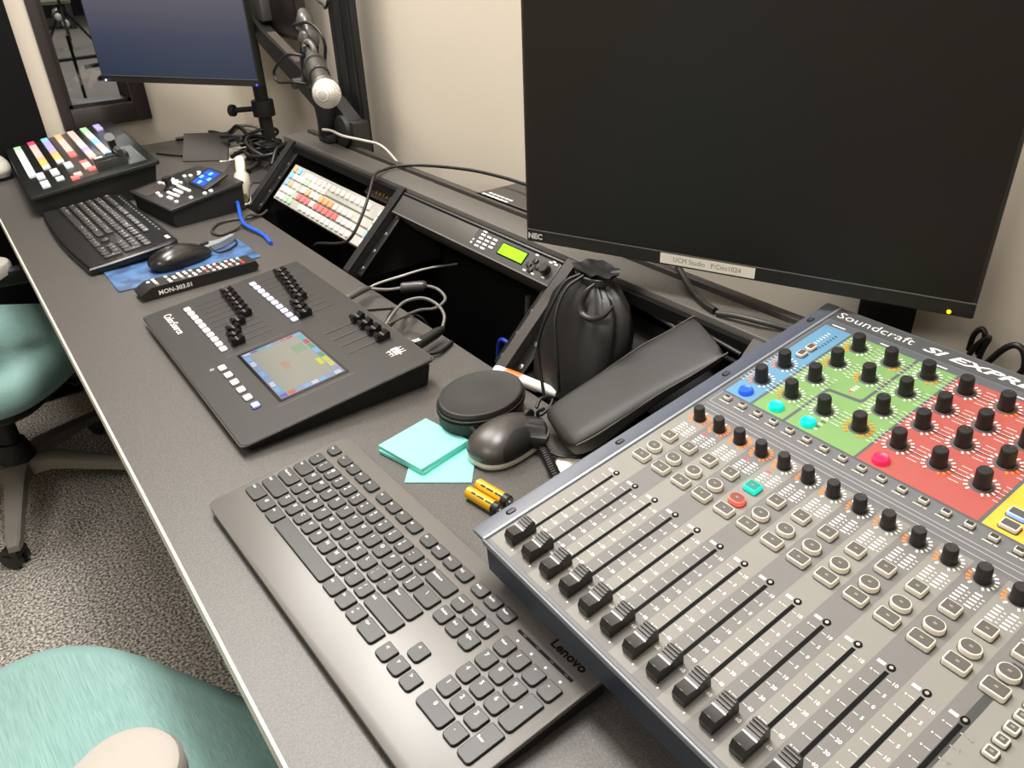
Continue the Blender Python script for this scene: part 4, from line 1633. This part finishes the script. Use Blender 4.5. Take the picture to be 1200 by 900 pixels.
# soft pouch
t = thing('soft_pouch', 'long black leather look pouch leaning from the desk onto the riser beside the mixing console', 'pouch', (.46, .165, 0), 0)
PC = [(.4220, .1800, .0190), (.4300, .1775, .0230), (.4550, .1700, .0330), (.4950, .1560, .0580), (.5280, .1370, .0850), (.5560, .1180, .1060),
      (.5800, .1040, .1240), (.5860, .1010, .1280)]
PW = [.040, .046, .049, .050, .050, .049, .048, .047]
PH = [.009, .0145, .0160, .0115, .0090, .0072, .0052, .0028]
rings = []
for k, p in enumerate(PC):
    q0, q1 = Vector(PC[max(k - 1, 0)]), Vector(PC[min(k + 1, len(PC) - 1)])
    tv = (q1 - q0).normalized()
    wv = Vector((-.42, -.91, 0))
    wv = (wv - tv * wv.dot(tv)).normalized()
    nv = wv.cross(tv)
    if nv.z < 0:
        nv = -nv
    ring = []
    for i in range(40):
        a = 2 * PI * i / 40
        c_, s_ = math.cos(a), math.sin(a)
        f = 1 + .05 * math.sin(2 * a + k * 1.3) + .03 * math.sin(5 * a + k)
        q_ = Vector(p) + wv * PW[k] * math.copysign(abs(c_) ** .36, c_) + nv * PH[k] * f * math.copysign(abs(s_) ** .5, s_)
        ring.append((q_.x - .46, q_.y - .165, max(q_.z, .0008)))
    rings.append(ring)
b = MB()
b.rings(rings)
o = b.build('pouch_body', mat('pouch leather', (40, 38, 36), .5, bump=(120, .10, .002)), t, sharp=70)
sd = o.modifiers.new('smooth', 'SUBSURF')
sd.levels = sd.render_levels = 1
b = MB()
b.tube([(r_[1][0], r_[1][1], r_[1][2] + .0015) for r_ in rings[1:]], .0011, 6)
b.tube([(r_[19][0], r_[19][1], r_[19][2] + .0015) for r_ in rings[1:]], .0011, 6)
b.build('seam', mat('seam grey', (66, 62, 58), .5), t)
b = MB()
b.tube([(-.034, .060, .034), (-.022, .066, .040), (-.006, .064, .036), (-.016, .058, .028), (-.030, .058, .022)], .0022, 7)
b.tube([(-.030, .050, .036), (-.034, .058, .028), (-.032, .056, .014)], .0022, 7)
b.build('drawstring', CABLE, t)
b = MB()


def collar(u, v):
    a = 2 * PI * u
    return (-.046 - .018 * v + .012 * math.cos(a), .030 + .020 * math.cos(a) * (1 - .3 * v) + .012 * v, .018 + (.014 + .004 * v) * math.sin(a) * (1 + .15 * math.sin(7 * a)))


b.grid(collar, 30, 5, 0, True)
b.build('gathered_end', mat('pouch leather dark', (26, 25, 24), .5), t)

# coiled cable and paper under the console corner
b = MB()
A, B_ = Vector((.4015, .181, .0075)), Vector((.3745, .118, .0075))
d_ = (B_ - A)
ax = d_.normalized()
s1 = ax.cross(Vector((0, 0, 1))).normalized()
pts = []
for k in range(15 * 8 + 1):
    a = 2 * PI * k / 8
    pts.append(A + d_ * (k / 120) + s1 * .0052 * math.cos(a) + Vector((0, 0, 1)) * .0052 * math.sin(a))
b.tube(pts, .0017, 6, sub=0)
b.tube([tuple(A), (.404, .178, .006), (.410, .160, .005), (.424, .148, .005)], .0022, 6)
lone('coiled_cable', b, CABLE, 'black coiled cable disappearing under the mixing console', 'cable')
b = MB()
b.poly([(.4080, .1640), (.3820, .1400), (.3720, .1150), (.4060, .0900), (.4500, .1250)][::-1], 0, 0)
b.rings([[(x, y, z) for x, y in ((.4085, .1640), (.3825, .1400), (.3720, .1150), (.4060, .0900), (.4500, .1250))] for z in (.0003, .0011)])
lone('paper_card', b, mat('cream card', (230, 222, 204), .7), 'cream paper card lying beneath the edge of the mixing console', 'paper')

# ------------------------------------------------------------------ cables near the lighting console
t = thing('adapter_cable', 'grey power lead with a ferrite bead plugged in behind the lighting console', 'cable', (.45, .66, 0))
o3 = Vector((.45, .66, 0))
GC = mat('grey cable', (98, 94, 90), .4)


def rel(L):
    return [tuple(Vector(p) - o3) for p in L]


b = MB()
b.tube(rel([(.392, .700, .024), (.414, .708, .025), (.442, .726, .021), (.460, .736, .016)]), [.0050, .0062, .0062, .0035], 12, sub=4)
b.build('plug', mat('plug grey', (84, 82, 78), .35), t)
b = MB()
b.tube(rel([(.460, .736, .015), (.484, .718, .012), (.507, .703, .014), (.537, .681, .016), (.548, .655, .014), (.545, .630, .006), (.520, .622, .0),
            (.490, .620, .006), (.450, .594, .018), (.404, .566, .028)]), .0028, 7)
b.build('lead', GC, t)
b = MB()
b.tube(rel([(.503, .7055, .014), (.506, .7035, .014), (.535, .6830, .016), (.538, .6810, .016)]), [.004, .0095, .0095, .004], 14, sub=4)
b.build('ferrite_bead', mat('ferrite', (60, 58, 56), .3), t)
t = thing('usb_cable', 'grey cable looping into a black plug beside the corner of the lighting console', 'cable', (.45, .55, 0))
o3 = Vector((.45, .55, 0))
b = MB()
b.tube(rel([(.400, .566, .027), (.423, .580, .036), (.453, .597, .040), (.477, .583, .044), (.484, .552, .042), (.482, .528, .032), (.468, .513, .020)]), .0026, 7)
b.build('lead', GC, t)
b = MB()
b.tube(rel([(.470, .514, .019), (.455, .509, .018), (.424, .497, .018), (.408, .491, .018)]), [.005, .0080, .0082, .0078], 10, sub=3)
b.build('plug', BLACK, t)
b = MB(T(.412 - .45, .4935 - .55, .0262))
for k in range(2):
    b.quad(-.006, .006, -.004 + k * .005, -.002 + k * .005, .0002)
b.build('plug_mark', WHITE, t)
cable('thin_lead', [(.402, .570, .026), (.431, .613, .018), (.462, .660, .0035), (.439, .679, .003), (.418, .690, .003)], .0022,
      'thin black lead lying on the desk behind the lighting console', CABLE)
cable('data_lead', [(.402, .558, .026), (.433, .590, .018), (.464, .622, .004), (.478, .612, .004), (.492, .600, -.02), (.50, .59, -.10)], .0022,
      'black lead dropping from the lighting console into the open rack bay', CABLE)
b = MB()
b.rr(0, 0, .050, .026, .003, 0, .0030, ch=.001)
lone('cable_cover', b, mat('cover dark', (58, 56, 52), .5), 'small dark cable cover plate on the desk behind the lighting console', 'cover', loc=(.438, .546, 0), rz=R(-70))
cable('jack_wire', [(.462, .757, .006), (.480, .745, .016), (.510, .714, .031), (.565, .721, .028), (.641, .744, .010)], .0022,
      'pale straight wire running from the desk into the second rack bay', mat('pale wire', (168, 166, 160), .4))
b = MB()
b.tube([(.417, .478, .008), (.436, .475, .006), (.456, .484, .004), (.472, .494, .003)], .0030, 7)
lone('short_strap', b, BLACK, 'short black strap beside the rear corner of the lighting console', 'strap')
cable('blue_patch_lead', [(.587, .545, -.10), (.587, .535, -.05), (.588, .512, -.045), (.592, .500, -.06), (.60, .49, -.12)], .004,
      'blue lead hanging inside the second rack bay', mat('navy lead', (28, 52, 150), .4))
cable('black_lead', [(.60, .47, .05), (.592, .465, -.02), (.592, .468, -.10)], .005, 'dark lead hanging upright inside the second rack bay', mat('dull lead', (52, 50, 46), .5))

# cables along the last riser bay
cable('monitor_cable', [(.712, .290, .166), (.700, .273, .150), (.672, .226, .139), (.643, .180, .1375), (.630, .152, .1375), (.624, .13, .1375)], .0042,
      'thick black cord hanging from the large monitor down across the riser')
cable('riser_cable', [(.625, .262, .100), (.612, .206, .104), (.605, .164, .104), (.600, .112, .102), (.600, .070, .100)], .003,
      'dark cable lying deepest in the last riser bay', mat('grey black cable', (54, 52, 49), .45), 'cables in the last riser bay')
cable('riser_cable', [(.622, .126, .1365), (.628, .10, .140), (.636, .072, .140), (.650, .046, .1365)], .0034,
      'black cable curving over the riser top towards the mixing console', mat('grey black cable', (54, 52, 49), .45), 'cables in the last riser bay')
cable('riser_cable', [(.612, .190, .112), (.604, .140, .116), (.598, .094, .116), (.60, .068, .112)], .003,
      'thin black cable running along the front lip of the last riser bay', CABLE, 'cables in the last riser bay')
cable('wall_cable', [(.775, -.096, .125), (.77, -.099, .146), (.77, -.105, .155), (.77, -.110, .147), (.772, -.107, .125)], .0030,
      'small black cable loop closest to the big monitor behind the console', CABLE, 'cables behind the console')
cable('wall_cable', [(.765, -.100, .120), (.765, -.107, .139), (.765, -.116, .151), (.765, -.113, .134), (.768, -.111, .115)], .0030,
      'pointed black cable bend in the middle of the loops behind the console', CABLE, 'cables behind the console')
cable('wall_cable', [(.765, -.120, .120), (.765, -.132, .143), (.765, -.142, .152), (.765, -.151, .148), (.765, -.156, .132), (.768, -.150, .115)], .0034,
      'wide black cable loop behind the console rear edge, furthest from the monitor stand', CABLE, 'cables behind the console')

# ------------------------------------------------------------------ clutter at the far end
BLUEW = mat('blue wire', (36, 84, 196), .4)
cable('blue_wire', [(.452, 1.380, .022), (.448, 1.363, .016), (.429, 1.298, .012), (.420, 1.250, .010), (.423, 1.215, .008), (.428, 1.190, .006),
                    (.430, 1.157, .0045), (.424, 1.108, .0045)], .0042, 'bright blue wire running from the clamp across the desk', BLUEW)
cable('coiled_lead', [(.500, 1.330, .004), (.482, 1.308, .004), (.454, 1.301, .004), (.420, 1.316, .004), (.381, 1.312, .004), (.354, 1.269, .004),
                      (.361, 1.234, .004), (.396, 1.245, .004), (.420, 1.262, .010), (.442, 1.290, .014), (.470, 1.300, .006)], .0028,
      'dark lead looped on the desk beside the blue wire', mat('brown black lead', (60, 54, 46), .45))
t = thing('talkback_clamp', 'pale metal spring clamp standing upright beside the small controller', 'clamp', (.470, 1.405, 0))
CREAM = mat('cream metal', (206, 200, 182), .35, metal=.3)
b = MB()
b.rod((0, 0, 0), (.004, .006, .030), .014, 16)
b.build('foot', mat('olive metal', (112, 108, 84), .4, metal=.5), t)
b = MB()
b.tube([(.004, .006, .020), (.014, .018, .048), (.022, .034, .064)], [.014, .020, .017], 14, sub=4)
b.build('body', CREAM, t)
b = MB()
b.tube([(.020, .034, .062), (.028, .050, .080), (.036, .070, .096)], [.010, .0115, .011], 12, sub=3, flat=.6)
b.build('upper_jaw', CREAM, t)
b = MB()
b.tube([(-.010, .004, .018), (-.006, -.012, .010), (.014, -.012, .010), (.024, .006, .020)], .0032, 8)
b.ball((.030, .018, .046), .0085, 12)
b.build('thumb_screw', CHROME, t)

b = MB()
b.rr(0, 0, .175, .235, .002, 0, .006, ch=.001)
lone('dark_folder', b, mat('folder dark', (50, 46, 44), .55), 'dark flat folder lying on the desk below the monitor pole', 'folder', loc=(.610, 1.690, 0), rz=R(-28))
b = MB()
b.rings([[(-.045, -.08, z), (.045, -.08, z), (.045, .08, z), (-.045, .08, z)] for z in (.0003, .0014)])
lone('white_paper', b, WHITE, 'white sheet of paper on the desk between the propped card and the pole', 'paper', loc=(.630, 1.945, 0), rz=R(-12))
b = MB()
b.rings([[(-.04, -.025, z), (.04, -.025, z), (.04, .025, z), (-.04, .025, z)] for z in (.0003, .0013)])
lone('white_note', b, WHITE, 'small white note on the desk behind the standing dark card', 'paper', loc=(.607, 2.155, 0), rz=R(-10))
t = thing('display_card', 'dark square card propped up behind the small controller', 'card', (.540, 1.915, 0), R(-38))
b = MB(Matrix.Rotation(R(-38), 4, 'X'))
b.box(-.066, .066, -.003, .003, 0, .085, .001)
b.build('card', mat('card dark', (56, 50, 47), .5), t)
b = MB()
b.prism([(.0, .0), (.06, .0), (.045, .055)], -.045, .045, 'x')
b.build('prop', BLACKM, t)
cable('desk_cable', [(.455, 2.10, .004), (.500, 2.02, .004), (.545, 1.985, .004), (.59, 2.00, .004), (.66, 2.06, .004)], .003, 'thin black cord lying on the desk in front of the far wall')
b = MB()
b.tube([(.548, 2.235, .008), (.60, 2.225, .008), (.645, 2.205, .008)], [.006, .0075, .005], 8)
lone('black_pen', b, BLACK, 'short black pen lying by the far wall', 'pen')
# tangle round the pole foot
for k, (pts, m_, lab) in enumerate((
        ([(.60, 2.05, .008), (.65, 2.00, .050), (.66, 1.94, .075), (.665, 1.88, .05), (.64, 1.82, .010)], CABLE, 'black cable arching highest in the tangle at the monitor pole foot'),
        ([(.58, 1.98, .008), (.62, 1.95, .035), (.68, 1.91, .045), (.745, 1.87, .024), (.765, 1.78, .008)], mat('violet grey cable', (70, 62, 88), .4), 'violet grey cable lying in the tangle at the monitor pole foot'),
        ([(.60, 1.86, .012), (.63, 1.82, .034), (.635, 1.76, .038), (.62, 1.70, .024), (.58, 1.67, .013)], CABLE, 'black cable curling over the dark folder'),
        ([(.66, 2.10, .010), (.70, 2.06, .05), (.73, 1.98, .055), (.75, 1.90, .02)], mat('grey pale cable', (130, 124, 118), .4), 'grey cable standing up in the tangle at the monitor pole foot'))):
    cable('tangled_cable', pts, .006, lab, m_, 'cables round the monitor pole')
random.seed(11)
for k in range(7):
    cx_, cy_ = .672 + random.uniform(-.02, .05), 1.83 + random.uniform(-.10, .12)
    r_, tl, ph_ = random.uniform(.035, .075), random.uniform(.1, .6), random.uniform(0, 6)
    cable('tangled_cable', [(cx_ + r_ * math.cos(ph_ + 5.2 * i / 12), cy_ + 1.3 * r_ * math.sin(ph_ + 5.2 * i / 12),
                             max(.020, .022 + .010 * k * .6 + tl * .06 * math.sin(ph_ * 2 + 6.2 * i / 12))) for i in range(13)], .0048,
          'black cable loop in the tangle at the monitor pole foot', CABLE, 'cables round the monitor pole')
t = thing('power_adapter', 'black power adapter lying in the cable tangle by the monitor pole', 'adapter', (.600, 2.06, 0), R(-30))
b = MB()
b.box(-.05, .05, -.03, .03, 0, .032, .006)
b.build('case', BLACK, t)
b = MB()
b.box(-.03, .02, -.018, .018, .032, .0328, 0)
b.build('rating_plate', mat('plate grey', (120, 112, 128), .4), t)
t = thing('cable_bag', 'crumpled black cable bag on the desk beside the riser end', 'bag', (.690, 1.640, 0), R(-20))
b = MB()
b.grid(lambda u, v: (.075 * (1 - v * .6) * math.cos(2 * PI * u) * (1 + .10 * math.sin(5 * 2 * PI * u + 3 * v)), .10 * (1 - v * .65) * math.sin(2 * PI * u),
                     .052 * v * (1 + .12 * math.sin(3 * 2 * PI * u))), 40, 8, 0, True)

b.lathe([(.03, .050), (.0001, .053)], (0, 0, 0), 24, 0, 1.0, 1.17, False, False)
b.build('soft_body', BLACKM, t)
b = MB()
b.tube([(-.05, -.04, .03), (-.03, .0, .060), (.0, .04, .058), (.03, .06, .03)], .005, 8)
b.build('strap', CABLE, t)
# grey handset cut by the picture edge
t = thing('desk_handset', 'light grey rounded handset on the desk beside the video switcher', 'handset', (.036, 2.185, 0), R(95))
b = MB()
mouse_mesh(b, .20, .09, .055, .010, m=0)
b.build('shell', mat('handset grey', (172, 168, 158), .5), t)
b = MB()
b.rr(0, 0, .17, .075, .02, 0, .014)
b.build('foot', BLACKM, t)

# ------------------------------------------------------------------ chairs
FAB = bpy.data.materials.new('teal ribbed fabric')
FAB.use_nodes = True
nt = FAB.node_tree
pb = nt.nodes['Principled BSDF']
pb.inputs['Roughness'].default_value = .85
pb.inputs['Specular IOR Level'].default_value = .2
tc = nt.nodes.new('ShaderNodeTexCoord')
mp = nt.nodes.new('ShaderNodeMapping')
vr = nt.nodes.new('ShaderNodeVectorRotate')
vr.rotation_type = 'Z_AXIS'
vr.inputs['Angle'].default_value = R(-64)
mp.inputs['Scale'].default_value = (1, .012, 1)
nz = nt.nodes.new('ShaderNodeTexNoise')
nz.inputs['Scale'].default_value = 1300
nz.inputs['Detail'].default_value = 2
rp = nt.nodes.new('ShaderNodeValToRGB')
rp.color_ramp.elements[0].position = .34
rp.color_ramp.elements[0].color = rgb(118, 152, 147)
rp.color_ramp.elements[1].position = .66
rp.color_ramp.elements[1].color = rgb(142, 174, 169)
bp = nt.nodes.new('ShaderNodeBump')
bp.inputs['Strength'].default_value = .25
bp.inputs['Distance'].default_value = .001
for a_, b_ in ((tc.outputs['Object'], vr.inputs['Vector']), (vr.outputs[0], mp.inputs['Vector']), (mp.outputs[0], nz.inputs['Vector']), (nz.outputs['Fac'], rp.inputs[0]),
               (rp.outputs[0], pb.inputs['Base Color']), (nz.outputs['Fac'], bp.inputs['Height']), (bp.outputs[0], pb.inputs['Normal'])):
    nt.links.new(a_, b_)
BASEM = mat('chair base taupe', (122, 116, 108), .5)
PADM = mat('arm pad taupe', (164, 158, 150), .6)


def office_chair(label, x, y, rz, base_rot, seat_w=.52, seat_d=.54, pad_in=.21, pad_y=-.05):
    t = thing('office_chair', label, 'chair', (x, y, 0), rz, 'teal office chairs', floor=True)
    b = MB()
    SHT, n = .47, 60

    def ring(k, z, sag):
        out = []
        for i in range(n):
            a = 2 * PI * i / n
            c_, s_ = math.cos(a), math.sin(a)
            px = math.copysign(abs(c_) ** .52, c_) * seat_w / 2 * k
            py = math.copysign(abs(s_) ** .52, s_) * seat_d / 2 * k
            zz = z - sag * max(0, py / (seat_d / 2)) ** 4
            out.append((px, py, zz))
        return out
    b.rings([ring(.90, SHT - .095, .01), ring(.975, SHT - .082, .015), ring(1.0, SHT - .055, .02), ring(.992, SHT - .028, .022), ring(.95, SHT - .008, .025),
             ring(.86, SHT, .02), ring(.5, SHT - .004, .01), ring(.1, SHT - .006, 0)])
    s = b.build('seat', FAB, t, sharp=80)
    b = MB()
    b.rr(0, 0, seat_w * .84, seat_d * .84, .09, SHT - .118, SHT - .088, ch=.006, chb=.008, n=6)
    b.build('seat_pan', BLACKM, t)
    b = MB()
    b.box(-.085, .085, -.13, .13, SHT - .175, SHT - .116, .012)
    b.build('mechanism', BLACKM, t)
    b = MB()
    b.tube([(.08, .05, SHT - .15), (.17, .05, SHT - .15), (.20, .05, SHT - .155)], [.006, .006, .012], 10, flat=.6)
    b.build('height_lever', BLACK, t)
    b = MB()
    b.tube([(0, -.10, SHT - .145), (0, -.27, SHT - .12), (0, -.315, SHT - .02), (0, -.32, SHT + .12)], .022, 12, flat=1.6)
    b.build('back_support', BLACKM, t)
    b = MB()
    rg = []
    for j in range(9):
        v = j / 8
        z = SHT + .10 + .46 * v
        wv = .215 * (1 - .25 * abs(v - .4) ** 1.5)
        sec = []
        for (sx_, dy) in [(-1, .0), (-.9, -.014), (-.5, -.030), (0, -.036), (.5, -.030), (.9, -.014), (1, 0), (.9, .020), (.5, .010), (0, .004), (-.5, .010), (-.9, .020)]:
            sec.append((sx_ * wv, -.285 + dy + .03 * abs(sx_) ** 2 - .03 * math.sin(v * PI) * 0 - .05 * v * v, z))
        rg.append(sec)
    b.rings(rg)
    o = b.build('backrest', FAB, t, sharp=80)
    for sg in (-1, 1):
        b = MB()
        b.tube([(sg * .16, .06, SHT - .13), (sg * .275, .09, SHT - .12), (sg * .290, .10, SHT - .04), (sg * .270, .05, SHT + .14), (sg * (pad_in + .01), -.06, SHT + .178)],
               .017, 10, flat=1.4)
        a = b.build('armrest', BLACKM, t)
        b = MB(T(sg * pad_in, pad_y, SHT + .19))
        b.rr(0, 0, .095, .255, .046, -.012, .018, ch=.009, chb=.004, n=8)
        b.build('arm_pad', PADM, a)
    b = MB()
    b.lathe([(.025, .10), (.025, .30), (.018, .302), (.018, SHT - .17)], (0, 0, 0), 20)
    b.build('gas_column', BLACKM, t)
    b = MB()
    b.lathe([(.034, .090), (.044, .100), (.040, .150), (.033, .175)], (0, 0, 0), 24)
    b.build('hub', BLACKM, t)
    cast = None
    for k in range(5):
        a = base_rot - rz + 2 * PI * k / 5
        Mr = Matrix.Rotation(a, 4, 'Z')
        b = MB(Mr)
        sec = []
        for (r_, z, w_, h_) in ((.02, .118, .030, .040), (.09, .128, .026, .034), (.20, .104, .021, .028), (.305, .078, .017, .022), (.325, .072, .012, .016)):
            sec.append([(r_, -w_, z - h_), (r_, w_, z - h_), (r_, w_ * .92, z - .004), (r_, w_ * .6, z), (r_, -w_ * .6, z), (r_, -w_ * .92, z - .004)])
        b.rings(sec)
        lg = b.build('base_leg', BASEM, t)
        b = MB(Mr @ T(.305, 0, 0) @ Matrix.Rotation(R(40 + 50 * k), 4, 'Z'))
        b.rod((0, 0, .03), (0, 0, .062), .007, 10)
        for sg in (-1, 1):
            bm2 = Matrix.Rotation(R(90), 4, 'X')
            sv = b.M
            b.M = sv @ T(.012, sg * .013, .028) @ bm2
            b.lathe([(.020, -.009), (.027, -.006), (.027, .006), (.020, .009)], (0, 0, 0), 20)
            b.M = sv
        b.box(-.014, .030, -.022, .022, .034, .056, .006)
        b.build('caster', BLACK, lg)
    return t


office_chair('teal office chair in front, its taupe arm pad closest to the desk edge', -.235, .280, R(-60), R(20))
office_chair('teal office chair farther along the desk, its five legged base in view', -.155, 1.735, R(-37), R(-30), pad_in=.150, pad_y=-.12)

# ------------------------------------------------------------------ light
def area(name, loc, size, power, col=(1, .965, .92), rot=(0, 0, 0)):
    L = bpy.data.lights.new(name, 'AREA')
    L.shape = 'RECTANGLE'
    L.size, L.size_y = size
    L.energy = power
    L.color = col
    o = bpy.data.objects.new(name, L)
    COL.objects.link(o)
    o.location = loc
    o.rotation_euler = rot
    return o


area('ceiling_lamp', (.38, .48, ZC - .03), (.32, .9), 44)
area('ceiling_lamp', (.22, 1.62, ZC - .03), (.6, .8), 40)
area('ceiling_lamp', (-1.3, .10, ZC - .03), (.6, 1.2), 28)
area('ceiling_lamp', (-.9, -1.5, ZC - .03), (.6, 1.2), 10)
area('studio_lamp', (2.2, 9.5, 3.5), (3, 3), 150)
area('studio_lamp', (2.6, 15.0, 3.5), (3, 3), 150)

wd = bpy.data.worlds.new('room ambient')
SC.world = wd
wd.use_nodes = True
bg = wd.node_tree.nodes['Background']
bg.inputs['Color'].default_value = (1, .95, .9, 1)
bg.inputs['Strength'].default_value = .05

# ------------------------------------------------------------------ camera
cam = bpy.data.cameras.new('camera')
co = bpy.data.objects.new('camera', cam)
COL.objects.link(co)
yaw, pitch_, roll, fpx = -.609864369, .527072831, -.0419102934, 913.715
fw = Vector((-math.sin(yaw) * math.cos(pitch_), math.cos(yaw) * math.cos(pitch_), -math.sin(pitch_)))
rt = fw.cross(Vector((0, 0, 1))).normalized()
up = rt.cross(fw)
c_, s_ = math.cos(roll), math.sin(roll)
r2, u2 = c_ * rt + s_ * up, -s_ * rt + c_ * up
Mc = Matrix((r2, u2, -fw)).transposed().to_4x4()
Mc.translation = Vector((-.0587291, -.418938, .537883 + DZ))
co.matrix_world = Mc
cam.sensor_width = 36
cam.lens = fpx / 1200 * 36
cam.clip_start = .02
cam.clip_end = 60
SC.camera = co
vs = SC.view_settings
vs.view_transform = 'Standard'
vs.look = 'None'
vs.gamma = 1
vs.use_curve_mapping = False
vs.exposure = -.03
